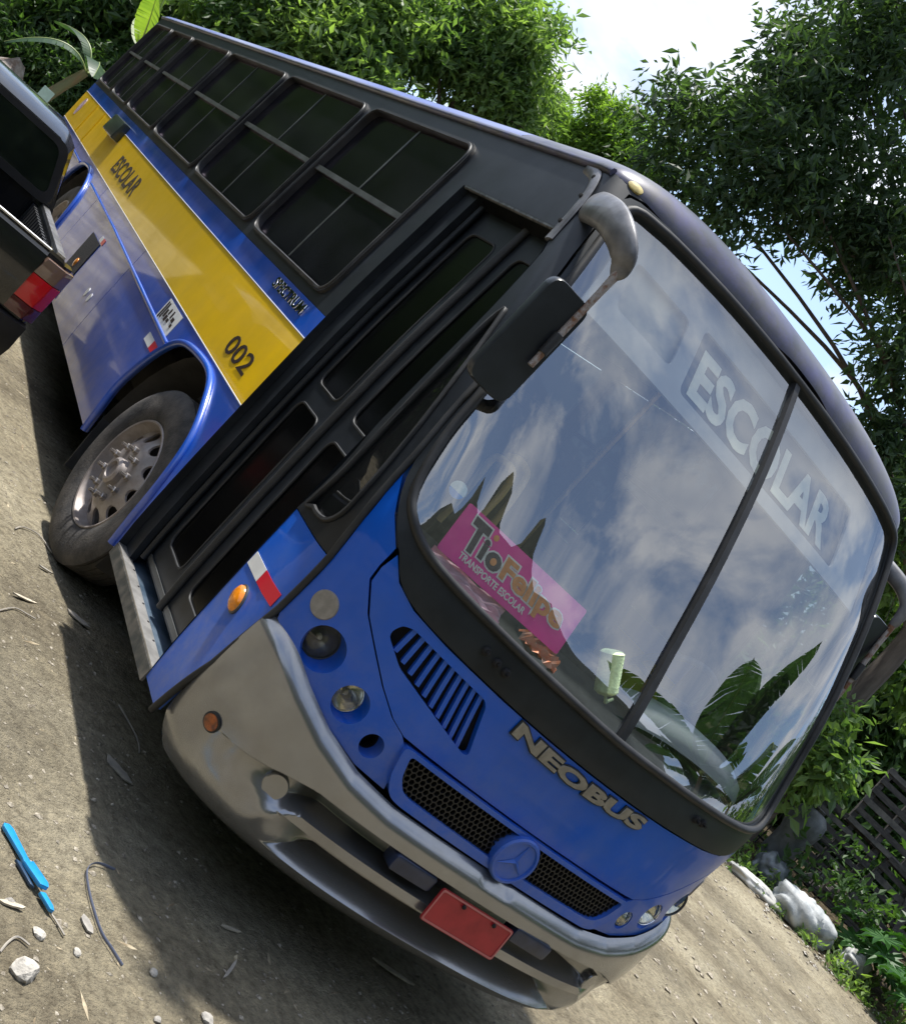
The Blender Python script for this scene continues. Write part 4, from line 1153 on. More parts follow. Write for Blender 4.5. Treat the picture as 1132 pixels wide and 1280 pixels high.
panel('roller_blind', offs(hole1, .02), inner(-.085), mat('dusty_beige_blind', (.40, .39, .34), rough=.6, color2=(.30, .30, .28), vscale=6), db, thick=.003, res=(.08, .06))
sgn_ = panel('route_sign', offs(hole2, .015), inner(-.080), mat('dark_sign_sheet', (.035, .040, .046), rough=.5, var=.15, vscale=5), db, thick=.003, res=(.08, .06))
lettering('sign_lettering', 'ESCOLAR', (-.46, .62, 2.505, 2.695), inner(-.078), mat('pale_yellow_letters', (.80, .79, .62), rough=.5, color2=(.60, .61, .52), vscale=8), sgn_, bold=.035, depth=.002, off=.001)
# round sticker on the glass
P = fmap(-1.075, 1.650, -.009)[0]; P1 = fmap(-1.075, 1.650, 1.0)[0]
M_ = Vector(P1-P).normalized().to_track_quat('Z', 'Y').to_matrix().to_4x4(); M_.translation = P
st_ = build('windshield_sticker', MB().lathe([(.031, -.001), (.031, .001), (0, .001)], M_, 26), mat('sticker_white', (.62, .68, .58), rough=.4, color2=(.45, .55, .45), vscale=60), bus)
lo_ = [(x, y) for x, y in circ(0, 0, .0305, 26) if y < -.004]
Mr = M_ @ Matrix.Rotation(math.radians(0), 4, 'Z')
build('sticker_print', MB().prism([(x, y) for x, y in lo_], Mr @ Matrix.Translation((0, 0, .0012)), .0006), mat('sticker_blue', (.03, .18, .5), rough=.4), st_)

# ------------------------------------------------------------------ things on the dashboard
card = empty('advert_card', tuple(fmap(-.72, 1.455, -.03)[0]))
tag(card, 'pink card with school transport lettering propped inside the windshield', 'card')
cb = np.array(card.location)
A0 = fmap(-1.018, 1.468, -.016)[0]; B0 = fmap(-.432, 1.468, -.016)[0]; A1 = fmap(-1.012, 1.658, -.020)[0]
U_ = (B0-A0)/np.linalg.norm(B0-A0); V_ = A1-A0; V_ = V_-U_*V_.dot(U_); V_ = V_/np.linalg.norm(V_)
A0 = A0+np.array([0, .022, 0])
CM = plane_map(A0-cb, U_, V_); CW = np.linalg.norm(B0-A0); CHh = .190
PINK = mat('card_pink', (.95, .05, .40), rough=.5, coat=.0, var=.06, vscale=8)
panel('card_board', rrect(0, CW, 0, CHh, .01), CM, PINK, card, thick=.004, res=(.2, .1))
WPR = mat('print_white', (.85, .84, .82), rough=.5); DPR = mat('print_charcoal', (.075, .055, .065), rough=.5, var=.3, vscale=80); OPR = mat('print_orange', (.80, .33, .11), rough=.5, var=.12, vscale=50)
def outl(txt, bx, m, bold, sh=0.0):
    w_ = .006
    lettering('letter_outline', txt, (bx[0]-w_, bx[1]+w_, bx[2]-w_, bx[3]+w_), CM, WPR, card, bold=bold+.05, depth=.0004, off=.0006, shear=sh)
    lettering('letters', txt, bx, CM, m, card, bold=bold, depth=.0004, off=.0014, shear=sh)
outl('T', (.055, .130, .058, .172), DPR, .06, -.12)
outl('i', (.128, .152, .066, .138), DPR, .05, -.12)
outl('o', (.160, .228, .062, .122), DPR, .08, -.1)
outl('Felipe', (.236, .540, .042, .142), OPR, .035, -.15)
lettering('letters', 'TRANSPORTE ESCOLAR', (.078, .398, .022, .048), CM, WPR, card, bold=.03, depth=.0004, off=.0012)
panel('letter_dot', circ(.194, .092, .013, 16), CM, OPR, card, thick=.0004, off=.0022, res=(.1, .1))
panel('letter_dot', circ(.152, .160, .011, 16), CM, OPR, card, thick=.0004, off=.0022, res=(.1, .1))
# crumpled paper under the card
def crumple(name, label, cat, c, d, m, seed, n=9, amp=.25):
    r = np.random.default_rng(seed); P = []
    for i in range(n):
        for j in range(n):
            u, v = i/(n-1)-.5, j/(n-1)-.5
            P.append((u*d[0], v*d[1], d[2]*(.5+r.uniform(-.5, .5))))
    o = build(name, MB().grid(P, n, n), m, None, smooth=0, recalc=False); o.location = c
    return tag(o, label, cat)
o = crumple('paper_sheet', 'crumpled pale pink paper lying under the pink card', 'paper', tuple(fmap(-.86, 1.42, -.075)[0]+np.array([0, 0, .014])), (.34, .10, .03), mat('pale_pink_paper', (.70, .45, .52), rough=.7, var=.12, vscale=20), 3)
o.rotation_euler = (math.radians(35), 0, math.radians(-14))
o = crumple('cloth_rag', 'crumpled orange patterned rag on the dashboard beside the pink card', 'rag', tuple(fmap(-.50, 1.42, -.06)[0]+np.array([0, 0, .012])), (.17, .09, .05), mat('orange_rag_cloth', (.62, .20, .08), rough=.85, color2=(.55, .38, .30), vscale=30), 5)
o.rotation_euler = (math.radians(30), 0, math.radians(-8))
# roll of pale green twine standing on the dash
tw = empty('twine_roll', tuple(fmap(-.125, 1.43, -.050)[0]+np.array([0, .0, .030])))
tag(tw, 'roll of pale green twine standing on the dashboard behind the windshield', 'twine')
TM_ = Matrix.Rotation(math.radians(-30), 4, 'Y') @ Matrix.Rotation(math.radians(-17), 4, 'X')
pr = [(0, .0), (.030, .0), (.040, .008)]+[(.044+.0012*(k % 2), .012+k*.0052) for k in range(28)]+[(.036, .160), (.015, .162), (.012, .162), (0, .160)]
build('twine_spool', MB().lathe(pr, TM_ @ Matrix.Translation((0, 0, .028)), 26), mat('pale_green_twine', (.62, .78, .44), rough=.6, var=.15, vscale=40, bump=.4, bscale=140), tw, smooth=40)
build('twine_tail', MB().tube(cr([TM_ @ Vector(p) for p in ((.0, 0, .03), (.004, 0, .010), (.012, .01, -.004), (.030, .02, .000), (.055, .03, .006))], 5, closed=False), .006, 6), mat('pale_green_twine', (0, 0, 0)), tw, smooth=60)
bt = empty('water_bottle', tuple(fmap(-.50, 1.45, -.20)[0]+np.array([0, .0, .005])))
tag(bt, 'small clear bottle with yellow cap behind the pink card', 'bottle')
build('bottle_body', MB().lathe([(.0, 0), (.030, 0), (.032, .01), (.032, .15), (.026, .18), (.013, .20), (.013, .215), (0, .215)], None, 20), glass('clear_plastic', (.75, .85, .88), 1.4, .02, .10), bt, smooth=40)
build('bottle_cap', MB().lathe([(.015, .213), (.015, .232), (.012, .235), (0, .235)], None, 16), mat('cap_yellow', (.6, .55, .15), rough=.4), bt)

# ------------------------------------------------------------------ ground
VN = np.array([.81, .59]); V0 = np.array([10.5, 7.5])
def _noise(seed, n=6, smin=.2, smax=2.0):
    r = np.random.default_rng(seed)
    return [(r.uniform(0, 2*math.pi), 1/r.uniform(smin, smax), r.uniform(0, 2*math.pi)) for _ in range(n)]
_N1 = _noise(1, 9, .25, 1.6); _N2 = _noise(2, 10, .06, .3)
def ground_z(x, y):
    x = np.asarray(x, float); y = np.asarray(y, float)
    h = sum(np.sin((x*math.cos(a_)+y*math.sin(a_))*k*2*math.pi+p) for a_, k, p in _N1)/9*.022
    h = h+sum(np.sin((x*math.cos(a_)+y*math.sin(a_))*k*2*math.pi+p) for a_, k, p in _N2)/10*.006
    e = (x-V0[0])*VN[0]+(y-V0[1])*VN[1]
    # wheel ruts along the lane on the far side
    ru = -.05*np.exp(-((e+1.5)/.28)**2)-.045*np.exp(-((e+3.1)/.25)**2)+.03*np.exp(-((e+2.2)/.3)**2)+.03*np.exp(-((e+.7)/.3)**2)
    rough = (x > 1.8)*sum(np.sin(((x-V0[0])*VN[0]+(y-V0[1])*VN[1])*f+p) for f, p in ((9., .3), (17., 1.2), (31., 2.))) * .006
    bank = .42*np.clip((e-.2)/1.8, 0, 1)**1.3
    flat = np.exp(-((x/1.6)**4+((y-5.5)/8)**4))
    return h*(1-.6*flat)+ru*(x > 1.5)+rough+bank-.012
def axis_pts(segs):
    out = [np.array([segs[0][0]])]
    for a_, b_, st in segs: out.append(np.arange(a_+st, b_+st*.5, st))
    return np.concatenate(out)
gx = axis_pts([(-400, -60, 85), (-60, -12, 6), (-12, -3, .5), (-3, 3, .045), (3, 14.4, .15), (14.4, 60, 4), (60, 400, 85)])
gy = axis_pts([(-400, -40, 90), (-40, -4, 3), (-4, -1.2, .2), (-1.2, 2.4, .045), (2.4, 12, .15), (12, 60, 2), (60, 420, 90)])
GX, GY = np.meshgrid(gx, gy, indexing='ij'); GZ = ground_z(GX, GY)
far = np.maximum(np.abs(GX-5), np.abs(GY-4)) > 24
GZ = np.where(far, np.clip(GZ, -.05, .42)*.5, GZ)
me = bpy.data.meshes.new('ground')
n0, n1 = GX.shape
co_ = np.stack([GX, GY, GZ], -1).reshape(-1, 3)
I, J = np.meshgrid(np.arange(n0-1), np.arange(n1-1), indexing='ij'); b_ = (I*n1+J).ravel()
fq = np.stack([b_, b_+n1, b_+n1+1, b_+1], -1)
def quick_mesh(name, co, quads, smooth=True):
    me = bpy.data.meshes.new(name); k = quads.shape[1]
    me.vertices.add(len(co)); me.vertices.foreach_set('co', np.ascontiguousarray(co, dtype=np.float32).ravel())
    me.loops.add(quads.size); me.loops.foreach_set('vertex_index', quads.astype(np.int32).ravel())
    me.polygons.add(len(quads)); me.polygons.foreach_set('loop_start', np.arange(0, quads.size, k, dtype=np.int32))
    me.polygons.foreach_set('use_smooth', np.full(len(quads), smooth)); me.update(calc_edges=True); me.validate()
    return me
me = quick_mesh('ground', co_, fq)
gm_ = bpy.data.materials.new('dry_dirt'); gm_.use_nodes = True
t = gm_.node_tree; b = t.nodes['Principled BSDF']; b.inputs['Roughness'].default_value = .93; b.inputs['Specular IOR Level'].default_value = .15
tcn = t.nodes.new('ShaderNodeTexCoord')
def tn(kind, scale, detail=6, rough=.6, vec=None, **k):
    n = t.nodes.new(kind); n.inputs['Scale'].default_value = scale
    if 'Detail' in n.inputs: n.inputs['Detail'].default_value = detail
    if 'Roughness' in n.inputs: n.inputs['Roughness'].default_value = rough
    t.links.new(vec or tcn.outputs['Object'], n.inputs['Vector']); return n
def rmp(src, stops):
    r = t.nodes.new('ShaderNodeValToRGB'); e = r.color_ramp.elements
    while len(e) < len(stops): e.new(.5)
    for q_, (p, c) in zip(e, stops): q_.position = p; q_.color = (*c, 1) if len(c) == 3 else c
    t.links.new(src, r.inputs[0]); return r
def mixn(f, a_, c, bt='MIX'):
    m = t.nodes.new('ShaderNodeMix'); m.data_type = 'RGBA'; m.blend_type = bt
    if hasattr(f, 'is_output') or not isinstance(f, float): t.links.new(f, m.inputs[0])
    else: m.inputs[0].default_value = f
    for v, k in ((a_, 6), (c, 7)):
        if isinstance(v, tuple): m.inputs[k].default_value = (*v, 1)
        else: t.links.new(v, m.inputs[k])
    return m.outputs[2]
nA = tn('ShaderNodeTexNoise', .9, 8, .62); cA = rmp(nA.outputs['Fac'], [(.32, (.205, .172, .118)), (.5, (.37, .322, .225)), (.68, (.50, .445, .325))])
nB = tn('ShaderNodeTexNoise', 26, 6, .7); cB = rmp(nB.outputs['Fac'], [(.33, (.42, .40, .38)), (.5, (.92, .92, .92)), (.66, (1.35, 1.33, 1.28))])
colr = mixn(.75, cA.outputs[0], cB.outputs[0], 'MULTIPLY')
vo = tn('ShaderNodeTexVoronoi', 70); cV = rmp(vo.outputs['Distance'], [(.12, (1, 1, 1)), (.22, (0, 0, 0))])
nC = tn('ShaderNodeTexNoise', 9, 4); selV = rmp(nC.outputs['Fac'], [(.5, (0, 0, 0)), (.62, (.55, .55, .55))])
mk = t.nodes.new('ShaderNodeMath'); mk.operation = 'MULTIPLY'; t.links.new(cV.outputs[0], mk.inputs[0]); t.links.new(selV.outputs[0], mk.inputs[1])
colr = mixn(mk.outputs[0], colr, (.50, .46, .38))
# damp, trodden patch of darker soil where the bus stands
nD = tn('ShaderNodeTexNoise', .55, 5, .6); cD = rmp(nD.outputs['Fac'], [(.44, (0, 0, 0)), (.64, (.42, .42, .42))])
colr = mixn(cD.outputs[0], colr, (.11, .10, .08))
# leaf litter and humus on the bank
sp = t.nodes.new('ShaderNodeSeparateXYZ'); t.links.new(tcn.outputs['Object'], sp.inputs[0])
mA = t.nodes.new('ShaderNodeMath'); mA.operation = 'MULTIPLY_ADD'; mA.inputs[1].default_value = .81; mA.inputs[2].default_value = -.81*10.5-.59*7.5; t.links.new(sp.outputs['X'], mA.inputs[0])
mB = t.nodes.new('ShaderNodeMath'); mB.operation = 'MULTIPLY_ADD'; mB.inputs[1].default_value = .59; t.links.new(sp.outputs['Y'], mB.inputs[0]); t.links.new(mA.outputs[0], mB.inputs[2])
mC = t.nodes.new('ShaderNodeMath'); mC.operation = 'MULTIPLY_ADD'; mC.inputs[1].default_value = 2.2; mC.inputs[2].default_value = -1.1; t.links.new(nC.outputs['Fac'], mC.inputs[0])
mD = t.nodes.new('ShaderNodeMath'); mD.operation = 'ADD'; t.links.new(mB.outputs[0], mD.inputs[0]); t.links.new(mC.outputs[0], mD.inputs[1])
cE = rmp(mD.outputs[0], [(.0, (0, 0, 0)), (.45, (1, 1, 1))])
nF = tn('ShaderNodeTexNoise', 14, 6); cF = rmp(nF.outputs['Fac'], [(.35, (.035, .028, .018)), (.6, (.11, .085, .05)), (.75, (.2, .17, .12))])
colr = mixn(cE.outputs[0], colr, cF.outputs[0])
t.links.new(colr, b.inputs['Base Color'])
bp1 = t.nodes.new('ShaderNodeBump'); bp1.inputs['Strength'].default_value = .9; bp1.inputs['Distance'].default_value = .025
nG = tn('ShaderNodeTexNoise', 38, 8, .72)
sumh = t.nodes.new('ShaderNodeMath'); sumh.operation = 'MULTIPLY_ADD'; sumh.inputs[1].default_value = -.6
t.links.new(vo.outputs['Distance'], sumh.inputs[0]); t.links.new(nG.outputs['Fac'], sumh.inputs[2])
t.links.new(sumh.outputs[0], bp1.inputs['Height']); t.links.new(bp1.outputs[0], b.inputs['Normal'])
me.materials.append(gm_)
ground = link('ground', me, gm_); ground['kind'] = 'structure'

# ------------------------------------------------------------------ pickup parked beside the bus
PB = mat('pickup_black_paint', (.006, .007, .009), rough=.2, coat=.8, var=.2, vscale=2, dirt=(.03, .03, .03), dirt_amt=.3, dscale=3)
PLP = mat('pickup_black_plastic', (.014, .014, .015), rough=.55, var=.3, vscale=10)
pk = empty('pickup_truck', (-2.64, 5.4, 0))
tag(pk, 'small black pickup parked beside the bus with its tailgate shut', 'pickup')
PO = (-2.64, 5.4, 0)
def pb(name, mb, m, parent=pk, **k):
    mb.v = [(x-PO[0], y-PO[1], z-PO[2]) for x, y, z in mb.v]
    return build(name, mb, m, parent, **k)
XR, XL, XC = -1.80, -3.48, -2.64
HW = .84
def loft(sections, caps=True):
    n = len(sections[0]); mb = MB(); mb.add([p for s_ in sections for p in s_], [(i*n+j, i*n+(j+1) % n, (i+1)*n+(j+1) % n, (i+1)*n+j) for i in range(len(sections)-1) for j in range(n)]+([tuple(range(n)), tuple((len(sections)-1)*n+j for j in range(n))] if caps else []))
    return mb
# bed sides
for sg in (-1, 1):
    def X(o_): return XC+sg*(HW-o_)
    secs = []
    for y, tk in ((3.24, .02), (3.5, .0), (4.2, .0), (4.62, .0)):
        secs.append([(X(.05+tk), y, .42), (X(.0+tk), y, .60), (X(.0+tk), y, .82), (X(.025+tk), y, .985), (X(.06+tk), y, 1.02), (X(.14+tk), y, 1.02), (X(.155+tk), y, .99), (X(.155+tk), y, .60), (X(.155+tk), y, .42)])
    bs = pb('bed_side', loft(secs), PB, smooth=40)
    pb('rail_trim', MB().box((X(.105), 3.92, 1.027), (.05, 1.36, .012)), mat('worn_chrome_trim', (.5, .5, .5), rough=.3, metal=.9, var=.3, vscale=15), bs)
    for k in range(14):     # bed liner ribs
        pb('liner_rib', MB().box((X(.165), 3.40+k*.088, .86), (.022, .045, .28)), PLP, bs)
    for nm_, z0, z1, m_ in (('tail_lamp_clear', .885, .985, mat('smoky_lens', (.20, .13, .10), rough=.12, coat=1.0)), ('tail_lamp_red', .735, .883, RED), ('tail_lamp_dark', .655, .733, mat('dark_red_lens', (.10, .02, .02), rough=.15, coat=1.0))):
        tl_ = loft([[(X(.155+w_), 3.225-.01, z), (X(.150+w_), 3.175, z), (X(.04+w_*.3), 3.180, z), (X(-.012), 3.24, z), (X(-.012), 3.34, z), (X(.03), 3.36, z)] for z, w_ in ((z0, (.99-z0)*.15), (z1, (.99-z1)*.15))])
        pb(nm_, tl_, m_, bs, bevel=.006, smooth=40)
    pb('rear_corner', loft([[(X(.16), 3.26, z), (X(.155), 3.215, z), (X(.05), 3.22, z), (X(.01), 3.26, z), (X(.01), 3.36, z), (X(.15), 3.36, z)] for z in (.45, 1.0)]), PB, bs, smooth=40)
tg = pb('tailgate', loft([[(x, 3.195, .60), (x, 3.17, .66), (x, 3.165, .88), (x, 3.18, .99), (x, 3.21, 1.02), (x, 3.25, 1.015), (x, 3.25, .60)] for x in (XC-.675, XC+.675)]), PB, smooth=35)
pb('tailgate_trim', MB().tube([(XC-.675, 3.20, 1.022), (XC+.675, 3.20, 1.022)], .008, 6), MATS['worn_chrome_trim'], tg)
pb('tailgate_handle', MB().box((XC, 3.16, .86), (.22, .02, .07)), PLP, tg, bevel=.008)
pb('bed_floor', MB().box((XC, 3.92, .60), (1.40, 1.38, .03)), PLP)
pb('rear_bumper', loft([[(XC+HW*t*.99, 3.09+.10*abs(t)**4, .42), (XC+HW*t, 3.07+.10*abs(t)**4, .50), (XC+HW*t, 3.09+.10*abs(t)**4, .63), (XC+HW*t*.99, 3.24, .64), (XC+HW*t*.96, 3.24, .42)] for t in np.linspace(-1, 1, 13)]), PLP, smooth=40)
pb('bumper_trim', MB().tube([(XC+HW*t*.99, 3.082+.10*abs(t)**4, .625) for t in np.linspace(-.98, .45, 9)], .012, 6), MATS['worn_chrome_trim'])
# cab
secs = []
for y, zt_, hw, zs2 in ((4.60, 1.40, .60, 1.0), (4.72, 1.455, .62, 1.0), (5.3, 1.47, .63, .99), (5.9, 1.44, .62, .98), (6.55, 1.02, .66, .96)):
    secs.append([(XC-.83, y, .35), (XC-.84, y, .75), (XC-.80, y, zs2), (XC-hw-.03, y, zt_-.05), (XC-hw+.06, y, zt_), (XC+hw-.06, y, zt_), (XC+hw+.03, y, zt_-.05), (XC+.80, y, zs2), (XC+.84, y, .75), (XC+.83, y, .35)])
cabm = pb('cab', loft(secs), PB, smooth=35)
PGL = glass('pickup_dark_glass', (.03, .035, .035), 1.45, .01, .03, (.10, .11, .11))
CB = plane_map((XC-PO[0], 4.588-PO[1], 1.05), (1, 0, 0), (0, .03, 1.0))
PGB = mat('pickup_black_glass', (.008, .010, .010), rough=.06, coat=.5)
rw = panel('rear_window', rpoly([(-.70, .02), (.70, .02), (.585, .315), (-.585, .315)], .06, 4), CB, PGB, pk, thick=.006, off=.012, res=(.2, .1))
panel('rear_window_frame', rpoly([(-.75, -.02), (.75, -.02), (.62, .345), (-.62, .345)], .08, 4), CB, PLP, rw, holes=[rpoly([(-.69, .03), (.69, .03), (.577, .305), (-.577, .305)], .06, 4)], thick=.01, off=.018, res=(.2, .1))
for sg in (-1, 1):
    pb('side_window', MB().hexa([(XC+sg*.805, 4.85, 1.03), (XC+sg*.815, 4.85, 1.03), (XC+sg*.812, 6.15, 1.03), (XC+sg*.80, 6.15, 1.03), (XC+sg*.672, 4.90, 1.38), (XC+sg*.682, 4.90, 1.38), (XC+sg*.682, 5.75, 1.38), (XC+sg*.672, 5.75, 1.38)]), PGB)
secs = []
for y, zt_ in ((6.5, 1.02), (6.9, .97), (7.35, .88), (7.50, .72)):
    secs.append([(XC-.82, y, .35), (XC-.84, y, .65), (XC-.80, y, zt_-.06), (XC-.65, y, zt_), (XC+.65, y, zt_), (XC+.80, y, zt_-.06), (XC+.84, y, .65), (XC+.82, y, .35)])
pb('hood', loft(secs), PB, smooth=35)
# wheels of the pickup are built in its own frame
for sg in (-1, 1):
    for cy in (3.95, 6.75):
        make_wheel(pk, sg*.74, cy-PO[1], .30, sg, R=.30, wd=.19, rr=.19, nh=8, nn=4, dish=-.02)
pb('underbody', MB().box((XC, 5.2, .42), (1.3, 3.9, .2)), UNDER)

# ------------------------------------------------------------------ litter on the ground
def gz(x, y): return float(ground_z(x, y))
def gp(px, py, z=0.0):
    p = on_ground(px, py, 0.0); return (float(p[0]), float(p[1]), gz(p[0], p[1])+z)
bl_ = empty('plastic_scrap', gp(36, 1085, .004))
tag(bl_, 'broken bright blue plastic handle lying on the sunlit dirt', 'litter')
a0 = np.array(gp(8, 1032)); a1 = np.array(gp(66, 1138)); bb = np.array(bl_.location)
dr = (a1-a0); Ln = np.linalg.norm(dr[:2]); an = math.atan2(dr[1], dr[0]); bl_.rotation_euler = (0, 0, an)
CYB = mat('cyan_blue_plastic', (.02, .26, .56), rough=.3, coat=.3, var=.1, vscale=15)
def flatp(name, poly, h, m, parent, z0=0.0, bevel=.003, tilt=0.0):
    return build(name, MB().prism(poly, Matrix.Rotation(tilt, 4, 'Y') @ Matrix.Translation((0, 0, z0)), h), m, parent, bevel=bevel, smooth=40)
flatp('grip', [(-Ln*.52, -.012), (-Ln*.48, -.020), (-Ln*.10, -.014), (.0, -.020), (.0, .012), (-Ln*.12, .010), (-Ln*.45, .016), (-Ln*.51, .010)], .012, CYB, bl_, .004)
flatp('blade', [(-.01, -.026), (Ln*.26, -.022), (Ln*.30, .004), (Ln*.24, .016), (-.01, .014)], .014, CYB, bl_, .010, tilt=math.radians(-4))
flatp('dark_tab', [(-.03, -.038), (Ln*.20, -.034), (Ln*.24, -.024), (-.02, -.022)], .010, mat('dark_blue_tab', (.02, .05, .10), rough=.4), bl_, .0)
flatp('clip', [(Ln*.30, -.020), (Ln*.50, -.016), (Ln*.52, -.004), (Ln*.46, .004), (Ln*.31, .002)], .012, CYB, bl_, .004)
flatp('clear_edge', [(-.02, .016), (Ln*.20, .022), (Ln*.20, .030), (-.03, .022)], .008, mat('milky_plastic', (.62, .68, .68), rough=.3), bl_, .004)
# grey-blue plastic band
sp_ = [gp(a_, b_, .012) for a_, b_ in ((145, 1085), (122, 1078), (110, 1086), (112, 1110), (120, 1140), (130, 1165), (142, 1185), (155, 1205))]
pth = cr(sp_, 5, closed=False); base = pth[0]
o = build('plastic_strap', MB().tube([tuple(np.array(p)-np.array(base)) for p in pth], .0055, 6, flat=.35), mat('grey_blue_plastic', (.13, .15, .22), rough=.45), None, smooth=50)
o.location = base; tag(o, 'thin grey blue plastic strap curled on the dirt', 'strap')
def rock_mesh(seed, sx, sy, sz, sub=2):
    bm = bmesh.new(); bmesh.ops.create_icosphere(bm, subdivisions=sub, radius=1.0)
    r = random.Random(seed); ds = [(Vector((r.uniform(-1, 1), r.uniform(-1, 1), r.uniform(-1, 1))).normalized(), r.uniform(.62, .9)) for _ in range(9)]
    for v in bm.verts:
        for d, c in ds:
            k = v.co.dot(d)
            if k > c: v.co -= d*(k-c)
        v.co += Vector((r.uniform(-1, 1), r.uniform(-1, 1), r.uniform(-1, 1)))*.03
        v.co = Vector((v.co.x*sx, v.co.y*sy, v.co.z*sz))
    me = bpy.data.meshes.new('rock'); bm.to_mesh(me); bm.free(); return me
ROCKP = mat('pale_stone', (.46, .43, .38), rough=.9, var=.2, vscale=30, bump=.5, bscale=90)
ROCKG = mat('grey_stone', (.30, .28, .25), rough=.9, var=.2, vscale=30, bump=.5, bscale=90)
for i, (px, py, s, m_, lb) in enumerate([(30, 1215, .048, ROCKP, 'pale angular rock lying near the blue plastic handle'), (195, 1212, .020, ROCKP, 'small whitish stone on the dirt in front of the bumper'), (262, 1272, .030, ROCKP, 'pale rounded stone on the dirt before the bumper corner'),
                                     (200, 1273, .018, ROCKG, 'grey pebble beside the dark trampled dirt'), (50, 1165, .026, ROCKP, 'flat pale stone chip next to the blue plastic handle'), (14, 1125, .020, ROCKG, 'small grey stone next to the pale stick'),
                                     (100, 1187, .018, ROCKP, 'small pale stone chip by the grey strap')]):
    me_ = rock_mesh(40+i, s, s*.8, s*.6); o = link('rock', me_, m_); x, y, z = gp(px, py); o.location = (x, y, z+s*.22); o.rotation_euler = (0, 0, i*1.3)
    tag(o, lb, 'rock', 'loose rocks on the dirt')
BARK = mat('grey_bark_chip', (.26, .24, .21), rough=.85, color2=(.38, .34, .28), vscale=20)
PALEW = mat('pale_dry_wood', (.50, .44, .34), rough=.8, var=.2, vscale=25)
def chip(px, py, ln, wd, ang, m_, label, z=.006):
    x, y, zz_ = gp(px, py); r = random.Random(int(px*7+py)); pts_ = []
    top = [(-.5+i/6, .5*(1-abs(i/6-.45)**2.2*3.2)+r.uniform(-.08, .08)) for i in range(7)]
    bot = [(.5-i/6, -.5*(1-abs(.5-i/6)**2.2*3.0)+r.uniform(-.08, .08)) for i in range(1, 6)]
    o = build('wood_chip', MB().prism([(u*ln, v*wd) for u, v in top+bot], Matrix(), .006), m_, None, smooth=0); o.location = (x, y, zz_+z); o.rotation_euler = (r.uniform(-.12, .12), r.uniform(-.12, .12), ang)
    return tag(o, label, 'wood chip', 'chips of bark and wood on the dirt')
def pang(p, q):
    a_, b_ = on_ground(*p), on_ground(*q); return math.atan2(b_[1]-a_[1], b_[0]-a_[0]), float(np.linalg.norm((b_-a_)[:2]))
for (p, q, w, m_, lb) in [((85, 760), (112, 786), .045, BARK, 'broad grey bark chip at the shadow edge by the front tyre'), ((133, 943), (166, 980), .050, BARK, 'grey bark sliver in the shade below the bumper corner'),
                          ((468, 1196), (518, 1232), .030, PALEW, 'long thin pale splinter in front of the lower bumper lip'), ((18, 741), (50, 752), .022, PALEW, 'pale round stick on the sunlit dirt by the front tyre'),
                          ((278, 1156), (302, 1164), .014, PALEW, 'tiny pale splinter on the trampled dirt'), ((281, 1222), (296, 1200), .012, BARK, 'tiny grey splinter on the trampled dirt'),
                          ((0, 1124), (32, 1136), .018, PALEW, 'pale dry stick beside the small grey stone'), ((105, 1140), (118, 1165), .030, ROCKG, 'grey shard lying against the plastic strap'), ((50, 706), (68, 716), .016, BARK, 'small bark piece beside the thin twig')]:
    a_, l_ = pang(p, q); chip((p[0]+q[0])/2, (p[1]+q[1])/2, max(l_, .03), w, a_, m_, lb)
for i, L in enumerate([[(0, 762), (20, 758), (36, 766), (46, 772)], [(20, 660), (30, 658), (50, 668), (66, 690)], [(0, 1190), (10, 1178), (22, 1172), (36, 1182)], [(60, 1132), (72, 1150), (82, 1168)], [(150, 880), (172, 920), (176, 940)]]):
    pth = cr([gp(a_, b_, .008) for a_, b_ in L], 5, closed=False); b0_ = np.array(pth[0])
    o = build('dry_twig', MB().tube([tuple(np.array(p)-b0_) for p in pth], [.0035]*len(pth), 5), BARK, None, smooth=50); o.location = tuple(b0_)
    tag(o, ['thin dry twig lying beside the pale stick', 'curved dry twig next to the front tyre', 'bent dry twig by the angular pale rock', 'short dry twig between the blue handle and strap', 'dark dry twig in the shade of the bus'][i], 'twig', 'dry twigs on the dirt')
# gravel and crumbs: uncountable
def scatter(name, n, region, smin, smax, m_, seed, flat=.55, elong=1.0):
    r = np.random.default_rng(seed); x, y = region(r, n); z = ground_z(x, y)
    s = smin*(smax/smin)**(r.random(n)**2.6)
    base_ = np.array([(1, 0, 0), (-1, 0, 0), (0, 1, 0), (0, -1, 0), (0, 0, 1), (0, 0, -1)], float)
    tri = np.array([(0, 2, 4), (2, 1, 4), (1, 3, 4), (3, 0, 4), (2, 0, 5), (1, 2, 5), (3, 1, 5), (0, 3, 5)])
    V = base_[None]*s[:, None, None]*(1+r.uniform(-.35, .35, (n, 6, 1)))*np.array([1, 1, flat])
    V[:, :, 0] *= r.uniform(.6, 1.6, (n, 1))*elong
    a_ = r.uniform(0, 2*math.pi, n); c, s_ = np.cos(a_), np.sin(a_)
    X = V[:, :, 0]*c[:, None]-V[:, :, 1]*s_[:, None]; Y = V[:, :, 0]*s_[:, None]+V[:, :, 1]*c[:, None]
    V = np.stack([X+x[:, None], Y+y[:, None], V[:, :, 2]+z[:, None]+s[:, None]*flat*.25], -1).reshape(-1, 3)
    F = (tri[None]+np.arange(n)[:, None, None]*6).reshape(-1, 3)
    o = link(name, quick_mesh(name, V, F, False), m_); o['kind'] = 'stuff'; return o
GRAV = mat('mixed_gravel', (.17, .145, .11), rough=.95, color2=(.42, .375, .30), vscale=45, c2pos=(.42, .6))
def reg_near(r, n): return r.uniform(-2.2, 2.2, n), r.uniform(-1.4, 6.5, n)
